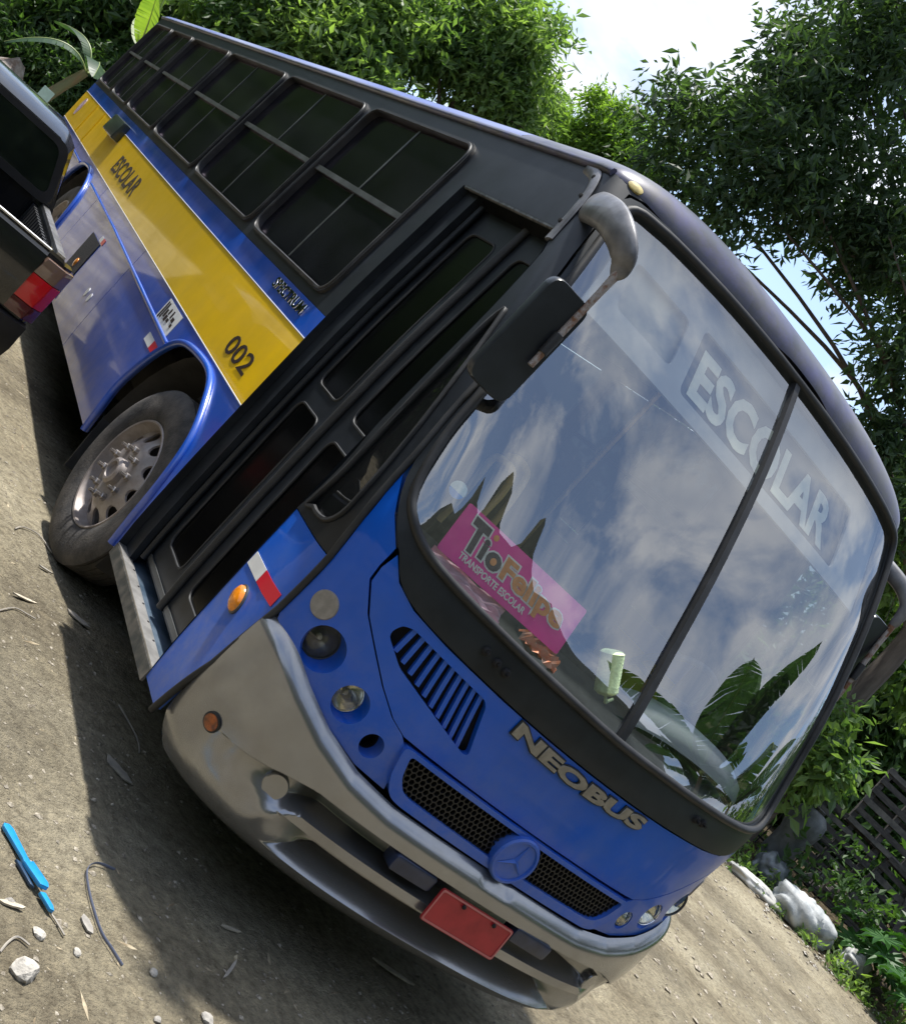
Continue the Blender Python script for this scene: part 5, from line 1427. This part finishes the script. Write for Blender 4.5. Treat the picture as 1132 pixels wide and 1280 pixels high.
def reg_lane(r, n):
    e = -r.random(n)**.8*9; tq = r.uniform(-6, 8, n); return V0[0]+VN[0]*e+VN[1]*tq, V0[1]+VN[1]*e-VN[0]*tq
tag(scatter('gravel', 14000, reg_near, .002, .013, GRAV, 11), 'fine loose gravel and crumbs on the dirt by the bus', 'gravel')
tag(scatter('gravel', 7000, reg_lane, .005, .036, GRAV, 12), 'loose gravel and clods on the dirt lane', 'gravel')
tag(scatter('straw_litter', 700, reg_near, .003, .010, mat('dry_straw', (.16, .12, .07), rough=.9, color2=(.45, .38, .26), vscale=20), 14, .25, 5.0), 'scraps of straw and leaf bits on the dirt by the bus', 'litter')
def reg_bank(r, n):
    e = r.normal(.25, .45, n); tq = r.uniform(-5, 7, n); return V0[0]+VN[0]*e+VN[1]*tq, V0[1]+VN[1]*e-VN[0]*tq
tag(scatter('litter_crumbs', 1600, reg_bank, .012, .07, mat('bank_litter', (.09, .07, .045), rough=.9, color2=(.5, .48, .44), vscale=18, c2pos=(.5, .62)), 13, .4), 'dry leaves and scraps of litter along the lane edge', 'litter')

# ------------------------------------------------------------------ trees and plants
def leaf_cloud(rng, centers, radii, n_cl, per, lsize, spread, droop=.4, aspect=.38):
    """leaf quads in twig clumps inside ellipsoids. centers (k,3), radii (k,3)"""
    centers = np.asarray(centers, float); radii = np.asarray(radii, float)
    vol = radii.prod(1)**(2/3); w = vol/vol.sum()
    bi = rng.choice(len(centers), n_cl, p=w)
    d = rng.normal(size=(n_cl, 3)); d /= np.linalg.norm(d, axis=1, keepdims=True)
    rad = rng.random(n_cl)**.45
    c = centers[bi]+d*rad[:, None]*radii[bi]
    # each clump is a short twig with leaves along it
    tw = d*.7+rng.normal(size=(n_cl, 3))*.7; tw[:, 2] -= droop*.5; tw /= np.linalg.norm(tw, axis=1, keepdims=True)
    N = n_cl*per
    t = rng.random((n_cl, per))
    pos = c[:, None]+tw[:, None]*(t[:, :, None]-.3)*spread*2.2+rng.normal(size=(n_cl, per, 3))*spread*.33
    dirv = tw[:, None]*.6+rng.normal(size=(n_cl, per, 3))*.75; dirv[:, :, 2] -= droop
    pos = pos.reshape(-1, 3); dirv = dirv.reshape(-1, 3); dirv /= np.linalg.norm(dirv, axis=1, keepdims=True)
    nr = rng.normal(size=(N, 3)); nr[:, 2] += .6
    sdv = np.cross(dirv, nr); sdv /= np.linalg.norm(sdv, axis=1, keepdims=True)+1e-9
    up = np.cross(sdv, dirv)
    L = lsize*rng.uniform(.45, 1.5, N)[:, None]*np.repeat(rng.uniform(.75, 1.25, n_cl), per)[:, None]; Wd = L*aspect*.5
    p0 = pos; p1 = pos+dirv*L*.45+sdv*Wd+up*L*.06; p2 = pos+dirv*L-up*L*.10; p3 = pos+dirv*L*.45-sdv*Wd+up*L*.06
    V = np.stack([p0, p1, p2, p3], 1).reshape(-1, 3)
    F = np.arange(N*4).reshape(-1, 4)
    return V, F, c

BARKT = mat('tree_bark', (.055, .043, .034), rough=.9, color2=(.11, .09, .072), vscale=7, stretch=(1, 1, .25), bump=.9, bscale=25)
def tree(name, label, base, trunk_path, trunk_r, blobs, leafm, lsize, n_cl, per, spread, seed, cat='tree', group=None, branches=8, droop=.4, aspect=.38, bark=None):
    rng = np.random.default_rng(seed)
    root = empty(name, tuple(map(float, base))); B = np.array(base, float)
    tag(root, label, cat, group)
    C = np.array([b_[:3] for b_ in blobs]); R = np.array([(b_[3:6] if len(b_) >= 6 else (b_[3],)*3) for b_ in blobs])
    C2, R2 = [], []
    for c_, r_ in zip(C, R):
        C2.append(c_); R2.append(r_*.72)
        for _ in range(7):
            d_ = rng.normal(size=3); d_ /= np.linalg.norm(d_); C2.append(c_+d_*r_*rng.uniform(.55, .95)); R2.append(r_*rng.uniform(.22, .45))
    V, F, cl = leaf_cloud(rng, C2, R2, n_cl, per, lsize, spread, droop, aspect)
    o = link('crown', quick_mesh('crown', V-B, F, False), leafm, root)
    mb = MB()
    if trunk_path is not None:
        P = cr([tuple(np.array(p)-B) for p in trunk_path], 6, closed=False)
        rr = np.interp(np.linspace(0, 1, len(P)), [0, .1, 1], [trunk_r*1.25, trunk_r, trunk_r*.45])
        mb.tube(P, list(rr), 10)
        for k in range(branches):
            i = int(len(P)*(.45+.5*k/max(1, branches))); s = np.array(P[min(i, len(P)-1)])
            e = C[k % len(C)]-B+rng.normal(size=3)*R[k % len(C)]*.35
            m1 = s*.6+e*.4+np.array([0, 0, np.linalg.norm(e-s)*.10])+rng.normal(size=3)*.1
            br_ = cr([tuple(s), tuple(m1), tuple(e)], 6, closed=False)
            mb.tube(br_, list(np.linspace(trunk_r*.34, trunk_r*.05, len(br_))), 6)
        build('trunk', mb, bark or BARKT, root, smooth=60, recalc=False)
    return root

LF_DARK = leaf_mat('leaves_deep_green', (.022, .055, .022), (.095, .170, .050), .45)
LF_MID = leaf_mat('leaves_mid_green', (.055, .115, .045), (.24, .33, .12), .55)
LF_LIGHT = leaf_mat('leaves_light_green', (.055, .120, .025), (.21, .31, .065), .55)
LF_BIG = leaf_mat('leaves_shade_tree', (.022, .046, .027), (.085, .140, .060), .48)

def pxblobs(L, depth):
    """(px, py, radius px[, depth offset]) to world ellipsoids"""
    out = []
    for b_ in L:
        d = depth+(b_[3] if len(b_) > 3 else 0); p = at(b_[0], b_[1], d); r = b_[2]*d/FPX
        out.append((*p, r, r, r*.9))
    return out
# the big shade tree over the far bank, its trunk and boughs
trunk_b = np.array([11.9, 8.95, .3])
bl1 = pxblobs([(1035, 55, 112), (1105, 90, 110), (900, 165, 85, 1), (985, 190, 105), (1080, 230, 110), (850, 225, 62, 1), (915, 265, 62), (1140, 330, 90), (1085, 330, 70, 1),
               (1128, 440, 70), (1110, 560, 58), (1132, 640, 55), (830, 170, 40, 2), (1000, 280, 30), (1160, 20, 120)], 17.5)
tree('shade_tree', 'large dark leaved shade tree overhanging the bank beyond the bus', trunk_b, [trunk_b, (11.87, 9.0, 2.6), (11.8, 9.05, 4.4), (11.3, 9.5, 6.4), (10.6, 9.9, 8.2)], .20,
     bl1, LF_BIG, .165, 3100, 10, .30, 21, branches=16, droop=.5, aspect=.36)
# brighter bush round the foot of the trunk
bl2 = pxblobs([(1100, 760, 50, 1.6), (1130, 690, 55, .6), (1070, 745, 26, 2), (1035, 935, 36, -1.0), (1015, 965, 30, -1.0), (1130, 850, 40, 1.6), (1050, 900, 26, -.8)], 18.2)
q = at(1035, 950, 17.2); q[2] = gz(q[0], q[1])
tree('leafy_bush', 'light green bush growing round the foot of the shade tree', tuple(q), [tuple(q), tuple(q+np.array([0, 0, .6])), tuple(q+np.array([.1, .1, 1.4]))], .05, bl2, LF_MID, .19, 620, 10, .30, 22, cat='bush', branches=3, aspect=.5)
# dark understorey that closes off the bank
bl3 = pxblobs([(1030, 960, 60, 4), (1090, 890, 70, 4), (1150, 960, 80, 4), (1150, 860, 70, 4), (990, 1010, 45, 4.5), (960, 1035, 35, 5), (1100, 1080, 60, 3.2), (1150, 1110, 60, 3), (1130, 780, 60, 4), (1060, 800, 50, 5), (1110, 700, 60, 5), (1030, 880, 45, 6), (1140, 610, 60, 6)], 18.5)
bs_ = at(1100, 1010, 22.5); bs_[2] = gz(bs_[0], bs_[1])
tree('thicket', 'dense dark thicket on the bank behind the pallets', tuple(bs_), [tuple(bs_), tuple(bs_+np.array([0, 0, 1.5])), tuple(bs_+np.array([.2, .1, 3]))], .07, bl3, LF_DARK, .22, 2400, 10, .3, 23, cat='bush', aspect=.45)
# trees behind the bus
def tree_px(name, label, L, depth, lm, ls, ncl, per, spread, seed, trunk_px, group='trees behind the bus', **k):
    b_ = pxblobs(L, depth); q = at(trunk_px[0], trunk_px[1], depth); base_ = np.array([q[0], q[1], 0.0])
    top = np.mean([x[:3] for x in b_], 0)
    tree(name, label, tuple(base_), [tuple(base_), tuple(base_*.6+top*.4+np.array([.2, 0, 0])), tuple(top)], .18, b_, lm, ls, ncl, per, spread, seed, group=group, **k)
tree_px('feathery_tree', 'bright feathery tree behind the roof with a sunlit crown edge', [(560, 40, 95), (640, 40, 65), (600, 110, 60), (655, 95, 45), (520, 0, 60), (690, 40, 20), (640, 150, 45), (480, 60, 60)], 26, LF_MID, .21, 2300, 12, .40, 31, (610, 230), aspect=.34)
tree_px('broad_tree', 'broad mid green tree rising behind the bus windows', [(360, 10, 85), (430, 40, 75), (300, 30, 60), (400, 90, 55), (450, 110, 50), (340, 60, 50), (480, 10, 60)], 24, LF_MID, .21, 2200, 12, .40, 32, (420, 200))
tree_px('dark_tree', 'dark leaved tree behind the rear end of the bus', [(200, 10, 70), (130, 30, 60), (250, 20, 60), (80, 20, 55), (190, 60, 45), (260, 60, 40), (30, 20, 50), (120, 75, 30)], 25, LF_DARK, .22, 1900, 12, .40, 33, (180, 140))
tree_px('young_tree', 'small light green tree standing alone beyond the roof front cap', [(755, 150, 30), (770, 185, 40), (735, 195, 30), (790, 150, 20), (745, 125, 14), (800, 210, 35), (720, 170, 20)], 27, LF_LIGHT, .15, 900, 11, .26, 34, (790, 290), aspect=.34)
tree_px('pale_tree', 'pale thin crowned tree between the feathery tree and the young tree', [(690, 140, 30), (705, 165, 28), (672, 135, 26), (715, 185, 26)], 31, LF_MID, .16, 420, 10, .32, 35, (720, 260), aspect=.3)
tree_px('low_bush', 'low dark bush behind the rear corner of the bus', [(100, 118, 34), (60, 80, 40), (20, 60, 40), (130, 90, 30), (20, 110, 30), (75, 130, 25)], 24, LF_DARK, .15, 1300, 11, .26, 36, (90, 150))
# woods closing the view further off
def wood(name, label, pts_, seed, lm, n, ls=.32):
    rng = np.random.default_rng(seed); V, F, _ = leaf_cloud(rng, [p[:3] for p in pts_], [p[3:6] for p in pts_], n, 10, ls, .55, .3, .5)
    o = link(name, quick_mesh(name, V, F, False), lm); o['kind'] = 'stuff'; tag(o, label, 'woods')
wood('woods', 'dark mass of far woods behind the bus and pickup', [(x, 38+3*math.sin(x*1.3), 4+1.5*math.sin(x*.9), 5, 4, 5.5+1.5*math.sin(x*2.1)) for x in np.arange(-34, 18, 4.5)]+[(-9+1.0*math.sin(k), 34, 2.0, 4, 3, 3) for k in range(0, 6)], 41, LF_DARK, 8000, .42)
wood('woods', 'dark woods on the side of the yard beyond the pickup', [(-17+2*math.sin(y), y, 3.6, 4.5, 4.5, 4.5+math.sin(y*1.7)) for y in np.arange(-2, 36, 5)], 42, LF_BIG, 5500, .6)
wood('woods', 'low scrub at the foot of the added slope behind the photographer', [(-11+2.1*k, -13.5+.8*math.sin(k*2), 1.2, 1.8, 1.5, 1.3) for k in range(12)], 45, LF_BIG, 1500, .30)
wood('woods', 'woods beyond the far bank of the lane', [(20+k*2.2, 24-k*4.5, 3.5, 4, 4, 4.5) for k in range(8)], 43, LF_DARK, 3500, .4)

def backing_slope(name, pts_, h, wdt, seed):  # added dark slopes that back the woods and darken what the glass reflects
    rng = np.random.default_rng(seed); P = []; n = len(pts_)
    A = np.array(pts_, float)
    for i in range(n):
        tq = A[min(i+1, n-1)]-A[max(i-1, 0)]; tq /= np.linalg.norm(tq); nn = np.array([-tq[1], tq[0]])
        hh_ = h*rng.uniform(.95, 1.05)*max(.25, math.sin(math.pi*(i+.5)/n))**.6
        for k, (o_, z_) in enumerate(((-wdt, -.3), (-wdt*.7, hh_*.45), (-wdt*.35, hh_*.85), (0, hh_), (wdt*.5, hh_*.7), (wdt, -.3))):
            p = A[i]+nn*(o_+rng.uniform(-.4, .4)); P.append((p[0], p[1], z_+rng.uniform(-.3, .3)*(z_ > 0)))
    o = build(name, MB().grid(P, n, 6), mat('added_slope_dark', (.012, .017, .012), rough=.95, color2=(.030, .038, .028), vscale=.9), None, smooth=60, recalc=False); o['kind'] = 'structure'
backing_slope('added_slope', [(-23, y) for y in np.arange(-20, 50, 5)], 9.5, 4, 1)  # added so the side windows reflect no sky through the woods
backing_slope('added_slope', [(x, 47) for x in np.arange(-26, 40, 5)], 8.0, 4, 2)
backing_slope('added_slope', [(-44+4.5*k, 57+.4*k) for k in range(10)], 21.0, 6, 4)  # unseen, added tall so the side windows reflect something dark
backing_slope('added_slope', [(36-.25*k, 40-5*k) for k in range(13)], 7.5, 4, 3)
backing_slope('added_slope', [(-24+2.2*k, -18.5+.3*math.sin(k)) for k in range(28)], 15.0, 3.6, 5)  # unseen, added so the windshield reflects a dark mass over the card
# banana plants
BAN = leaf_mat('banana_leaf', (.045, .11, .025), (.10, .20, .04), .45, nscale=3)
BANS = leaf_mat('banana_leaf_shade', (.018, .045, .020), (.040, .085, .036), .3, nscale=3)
STEM = mat('banana_stem', (.16, .17, .08), rough=.6, color2=(.22, .15, .08), vscale=8, stretch=(1, 1, .3))
def banana_leaf(length, width, arch, seed):
    r = random.Random(seed); n = 22; mb = MB(); rows = []
    for i in range(n+1):
        t = i/n; y = length*(t-.08*t*t*arch); z = length*(.55*t-arch*.62*t*t)
        w = width*math.sin(math.pi*min(1, max(0, (t-.06)/.94)))**.55 if t > .06 else .012
        w = max(w, .012)
        rows.append((y, z, w))
    # blade in torn strips on each side of the rib
    for sd in (-1, 1):
        gap = 0
        for i in range(2, n):
            (y0_, z0, w0), (y1, z1, w1) = rows[i], rows[i+1]
            tear = r.random() < .28
            k = .06 if tear else .0
            sw_ = r.uniform(.0, .10)
            mb.add([(0, y0_, z0), (0, y1, z1), (sd*w1, y1-length*.02+sw_*.2-(y1-y0_)*k, z1-w1*(.28+sw_)), (sd*w0, y0_-length*.02+sw_*.2+(y1-y0_)*k*3, z0-w0*(.28+sw_))], [(0, 1, 2, 3)])
    return mb, [(0, y, z+.004) for y, z, w in rows]
def banana(name, label, base, h, n, seed, size=1.8, lean=(0, 0), yaw0=0.0, arch=1.0, lm=BAN, group=None):
    r = random.Random(seed); root = empty(name, base); tag(root, label, 'banana plant', group)
    top = (lean[0], lean[1], h)
    build('stem', MB().tube(cr([(0, 0, 0), (lean[0]*.35, lean[1]*.35, h*.5), top], 5, closed=False), [.13, .12, .12, .11, .11, .10, .10, .09, .09, .08, .07], 10), STEM, root, smooth=60)
    for k in range(n):
        mb, rib = banana_leaf(size*r.uniform(.8, 1.15), size*.17*r.uniform(.85, 1.15), arch*r.uniform(.55, 1.25), seed*31+k)
        lf = build('leaf', mb, lm, root, smooth=0, recalc=False)
        M_ = Matrix.Translation(top) @ Matrix.Rotation(yaw0+k*2.399+r.uniform(-.3, .3), 4, 'Z') @ Matrix.Rotation(math.radians(r.uniform(5, 55)), 4, 'X')
        lf.matrix_basis = M_
        build('midrib', MB().tube(rib, list(np.linspace(.018, .004, len(rib))), 5), mat('banana_rib', (.22, .28, .09), rough=.5), lf, smooth=60)
    return root
# seen in the windshield glass
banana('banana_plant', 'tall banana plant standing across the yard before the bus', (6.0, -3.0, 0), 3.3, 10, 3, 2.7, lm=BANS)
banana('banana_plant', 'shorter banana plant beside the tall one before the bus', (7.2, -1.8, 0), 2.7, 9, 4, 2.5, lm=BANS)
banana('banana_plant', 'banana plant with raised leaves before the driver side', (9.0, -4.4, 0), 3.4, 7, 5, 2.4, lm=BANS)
bl4 = [(10+2.2*k, -6-1.0*k, 1.8, 1.8, 1.8, 1.7) for k in range(5)]
wood('woods', 'low scrub across the yard in front of the bus', bl4+[(12, -2, 1.6, 1.8, 2, 1.6), (13.5, 1.0, 1.5, 1.6, 2, 1.5)], 44, LF_MID, 1500, .26)
# behind the rear of the bus
q = at(72, 118, 21); banana('banana_plant', 'banana plant with a bare stem and one broad leaf behind the bus', (float(q[0])-.25, float(q[1]), 0), float(at(92, 66, 21)[2])-.1, 5, 6, 1.25, lean=(.35, 0), yaw0=-1.6, arch=1.6, lm=leaf_mat('banana_leaf_shade', (.03, .075, .035), (.07, .14, .06), .35, nscale=3))
q = at(175, 60, 17.5); banana('banana_plant', 'banana plant with one upright yellow green leaf above the bus tail', (float(q[0]), float(q[1]), 0), float(at(172, 62, 17.5)[2]), 4, 8, 1.05, arch=.35, lm=leaf_mat('banana_leaf_bright', (.10, .17, .03), (.20, .28, .05), .5, nscale=3))
# castor plants at the lane edge
CAST = leaf_mat('castor_leaf', (.022, .075, .018), (.055, .14, .032), .3, nscale=5)
def castor_mesh():
    mb = MB(); n = 9; P = [(0, 0, 0)]
    for i in range(n):
        a_ = -math.pi*.86+i*math.pi*1.72/(n-1)+math.pi/2
        L = .5*(1-.25*abs(i-(n-1)/2)/((n-1)/2))
        da = math.pi*1.72/(n-1)/2
        P.append((.26*math.cos(a_-da), .26*math.sin(a_-da), .015))
        P.append((.40*math.cos(a_-da*.42), .40*math.sin(a_-da*.42), .03)); P.append((L*1.05*math.cos(a_), L*1.05*math.sin(a_), -.06)); P.append((.40*math.cos(a_+da*.42), .40*math.sin(a_+da*.42), .03))
    P.append((.26*math.cos(a_+da), .26*math.sin(a_+da), .015))
    f = []
    for i in range(n):
        b_ = 1+i*4; f += [(0, b_, b_+1, b_+2), (0, b_+2, b_+3, b_+4)]
    mb.add(P, f); return mb
_cm = None
for i, (px, py, d, h, n, lb) in enumerate([(1118, 1200, 16.2, 1.0, 13, 'tall castor plant with lobed leaves at the lane edge'), (1085, 1180, 16.6, .8, 8, 'smaller castor plant beside the white sacks'), (1140, 1262, 15.2, .9, 12, 'leafy castor plant growing nearest the lane')]):
    q = at(px, py, d); bx, by = float(q[0]), float(q[1]); zb = gz(bx, by); hh = max(.5, float(q[2])-zb+.15)
    root = empty('castor_plant', (bx, by, zb)); tag(root, lb, 'plant', 'castor plants at the lane edge')
    build('stem', MB().tube([(0, 0, 0), (.03, .02, hh*.6), (0, 0, hh)], [.022, .016, .010], 6), mat('castor_stem', (.12, .13, .05), rough=.6), root)
    r = random.Random(90+i)
    for k in range(n):
        if _cm is None:
            lf = build('leaf', castor_mesh(), CAST, root, smooth=0, recalc=False); _cm = lf.data
        else: lf = link('leaf', _cm, None, root)
        a_ = k*2.399; rd = r.uniform(.12, .42); zz_ = hh*r.uniform(.45, 1.12)
        s = r.uniform(.42, .72)
        lf.matrix_basis = Matrix.Translation((rd*math.cos(a_), rd*math.sin(a_), zz_)) @ Matrix.Rotation(a_-math.pi/2, 4, 'Z') @ Matrix.Rotation(math.radians(r.uniform(-50, -5)), 4, 'X') @ Matrix.Scale(s, 4)
# weeds along the bank
def weeds(n, seed):
    rng = np.random.default_rng(seed); e = rng.normal(.75, .45, n); tq = rng.uniform(-4, 6, n)
    x = V0[0]+VN[0]*e+VN[1]*tq; y = V0[1]+VN[1]*e-VN[0]*tq; z = ground_z(x, y)
    C = np.stack([x, y, z+.08], -1)
    V, F, _ = leaf_cloud(rng, C, np.full((n, 3), .13), n*6, 5, .085, .05, -.3, .45)
    o = link('weeds', quick_mesh('weeds', V, F, False), LF_MID); o['kind'] = 'stuff'; tag(o, 'low green weeds along the edge of the lane', 'weeds')
weeds(170, 51)

# ------------------------------------------------------------------ pallets, fence and sacks on the bank
WOODD = mat('weathered_dark_wood', (.030, .028, .027), rough=.85, color2=(.075, .068, .062), vscale=9, stretch=(1, 1, 4), bump=.5, bscale=30)
WOODE = mat('weathered_grey_wood', (.055, .052, .05), rough=.85, color2=(.12, .112, .10), vscale=7, bump=.5, bscale=30)
TX = np.array([.80, -.60, 0.0]); NX = np.array([-.60, -.80, 0.0])
ORG = at(1062, 1035, 18.2)
def pallet(name_label, u, zb, tilt, seed, nsl=7):
    r = random.Random(seed)
    c = ORG+TX*u; z0 = zb
    root = empty('wooden_pallet', (float(c[0]), float(c[1]), z0)); tag(root, name_label, 'pallet', 'pallets standing on the bank')
    root.rotation_euler = (math.radians(-8+tilt), math.radians(r.uniform(-3, 3)), math.atan2(TX[1], TX[0])+r.uniform(-.06, .06))
    for k in range(nsl):
        build('slat', MB().box((r.uniform(-.015, .015), -.06, .07+k*(1.0/(nsl-1))*.96), (1.16+r.uniform(-.05, .02), .022, .088+r.uniform(-.012, .012)), Matrix.Rotation(r.uniform(-.015, .015), 3, 'Y')), WOODE if r.random() < .35 else WOODD, root)
    for x in (-.52, .0, .52):
        build('stringer', MB().box((x, .0, .55), (.09, .085, 1.08)), WOODD, root)
    for k in range(3):
        build('back_slat', MB().box((0, .058, .08+k*.46), (1.14, .022, .09)), WOODD, root)
    return root
pallet('front slatted pallet standing upright beside the grey pot', .0, .55, 6, 61)
pallet('slatted pallet standing beside the front pallet on the bank', 1.22, .52, 10, 62)
pallet('slatted pallet leaning on top of the front pallet', .42, 1.52, 2, 63, 6)
pallet('slatted pallet on top, shaded by the castor plants', 1.64, 1.50, 4, 64, 8)
pl_ = empty('timber_stack', (float((ORG+TX*.9+NX*.35)[0]), float((ORG+TX*.9+NX*.35)[1]), gz(*(ORG+TX*.9+NX*.35)[:2]))); tag(pl_, 'low stack of grey planks under the pallets', 'planks')
pl_.rotation_euler = (0, 0, math.atan2(TX[1], TX[0]))
for k in range(5):
    build('plank', MB().box((.05*k-.1, .03*(k % 2), .05+.062*k), (1.7-.12*k, .30, .055), Matrix.Rotation(.02*(k-2), 3, 'Z')), WOODE if k % 2 else WOODD, pl_)
for i, (u, f_, ln, tl, az_, lb) in enumerate([(-.55, .25, 1.9, 24, .3, 'long loose board leaning against the front pallet'), (.75, .30, 1.5, 34, -.5, 'short loose board leaning across two pallets'), (1.6, .32, 2.2, 18, .2, 'long loose board leaning beside the castor plants'), (-.2, .5, 1.2, 62, .9, 'loose board sliding down the bank before the pallets')]):
    c = ORG+TX*u+NX*f_; root_z = gz(c[0], c[1])
    o = build('loose_board', MB().box((0, 0, ln/2), (.13, .025, ln)), WOODE if i % 2 else WOODD, None); o.location = (float(c[0]), float(c[1]), root_z)
    o.rotation_euler = (math.radians(-tl*.5), math.radians(tl*(1 if i % 2 else -1)), math.atan2(TX[1], TX[0])+az_*.3); tag(o, lb, 'board', 'loose boards on the bank')
bl5 = pxblobs([(1000, 1075, 26, -.6), (1050, 1100, 24, -.8), (1092, 1130, 26, -1), (1070, 1060, 16, -.5), (1125, 1150, 20, -1)], 17.6)
q = at(1040, 1100, 16.9); q[2] = gz(q[0], q[1])
tree('creeper_bush', 'low creeper sprawling over the planks in front of the pallets', tuple(q), [tuple(q), tuple(q+np.array([0, 0, .3])), tuple(q+np.array([.1, .1, .6]))], .02, bl5, LF_DARK, .13, 55, 9, .2, 37, cat='bush', branches=3, aspect=.5)
# grey pot-bellied container on the pallet side
c = at(1006, 1030, 17.6); zg = gz(c[0], c[1])
pot = empty('grey_pot', (float(c[0]), float(c[1]), zg)); tag(pot, 'dull grey rounded plastic drum beside the pallets', 'drum')
hh = float(c[2])-zg
build('drum_body', MB().lathe([(0, 0), (.22, 0), (.24, .05), (.24, hh-.28), (.27, hh-.16), (.29, hh), (.26, hh+.16), (.17, hh+.25), (.10, hh+.27), (0, hh+.27)], None, 26), mat('dull_grey_plastic', (.085, .095, .10), rough=.5, var=.3, vscale=6), pot, smooth=40)
build('drum_lid', MB().lathe([(.11, hh+.265), (.11, hh+.31), (.09, hh+.32), (0, hh+.32)], None, 20), mat('dull_black_plastic', (.02, .02, .02), rough=.5), pot)
# black bar fence between the bus and the pallets
c = at(958, 1062, 17.8); fn = empty('bar_fence', (float(c[0]), float(c[1]), gz(c[0], c[1]))); tag(fn, 'low black metal bar fence at the edge of the lane', 'fence')
fn.rotation_euler = (0, 0, math.atan2(TX[1], TX[0]))
IRON = mat('black_iron', (.012, .012, .013), rough=.5, metal=.3)
for zz_ in (.12, .72): build('fence_rail', MB().box((0, 0, zz_), (1.7, .03, .03)), IRON, fn)
for k in range(9): build('fence_bar', MB().tube([(-.8+k*.2, 0, 0), (-.8+k*.2, 0, .84)], .011, 6), IRON, fn)
# sacks
SACK = mat('white_woven_sack', (.50, .51, .50), rough=.6, color2=(.26, .28, .29), vscale=6, bump=.4, bscale=40)
def sack(px, py, d, size, rot, m_, label, seed):
    q = at(px, py, d); bx, by = float(q[0]), float(q[1]); zb = gz(bx, by)
    bm = bmesh.new(); bmesh.ops.create_icosphere(bm, subdivisions=4, radius=1.0); r = random.Random(seed)
    ph = [(Vector((r.gauss(0, 1), r.gauss(0, 1), r.gauss(0, 1))), r.uniform(0, 6)) for _ in range(10)]
    for v in bm.verts:
        c_ = v.co.copy(); k = 1+sum(.045*math.sin(c_.dot(d_)*3.0+p_) for d_, p_ in ph)-.16*abs(math.sin(c_.x*4.1+c_.z*3+1.5*math.sin(c_.y*5+seed)))-.10*abs(math.sin(c_.y*7.3+c_.x*5.9+c_.z*4+seed))+.08
        c_ = Vector((c_.x*size[0], c_.y*size[1], c_.z*size[2]))*k
        v.co = Vector((c_.x, c_.y, max(c_.z, -size[2]*.55)+size[2]*.5))
    me_ = bpy.data.meshes.new('sack'); bm.to_mesh(me_); bm.free()
    me_.polygons.foreach_set('use_smooth', [True]*len(me_.polygons))
    o = link('sack', me_, m_); o.location = (bx, by, zb); o.rotation_euler = (0, 0, rot); tag(o, label, 'sack', 'discarded sacks on the bank')
ra = math.atan2(TX[1], TX[0])
sack(948, 1108, 16.2, (.50, .13, .12), ra+.1, mat('dirty_white_bag', (.58, .57, .54), rough=.55, color2=(.40, .39, .36), vscale=5), 'long thin dirty white bag lying along the lane edge', 71)
sack(1010, 1135, 16.3, (.52, .30, .30), ra-.1, SACK, 'bulging grey white sack half emptied on the bank', 72)
sack(968, 1085, 17.0, (.36, .26, .24), ra+.5, mat('dark_grey_bag', (.07, .08, .09), rough=.35, color2=(.15, .17, .18), vscale=8), 'dark grey plastic bag behind the white sacks', 73)
sack(1068, 1200, 16.2, (.26, .22, .22), ra, mat('pale_grey_bag', (.36, .37, .36), rough=.55, color2=(.22, .22, .2), vscale=7), 'small pale grey bag beside the castor plants', 74)
# heap and board far behind the pickup
c = at(6, 90, 20.5)
me_ = rock_mesh(88, .55, .5, .75, 3); o = link('rubble_heap', me_, mat('brown_rubble', (.14, .10, .075), rough=.95, color2=(.34, .31, .28), vscale=5, bump=1.0, bscale=12)); o.location = (float(c[0]), float(c[1]), .45); tag(o, 'heap of brown and white rubble behind the pickup cab', 'rubble')
c = at(52, 124, 19.5); bd = empty('painted_board', (float(c[0]), float(c[1]), 0)); tag(bd, 'pale green board on a post behind the pickup', 'board')
bd.rotation_euler = (0, 0, math.radians(-5))
build('board_face', MB().box((0, 0, float(c[2])), (.20, .02, .42)), mat('pale_green_paint', (.40, .56, .50), rough=.6, var=.1), bd)
build('board_post', MB().box((0, .03, float(c[2])*.5), (.05, .04, float(c[2]))), WOODE, bd)
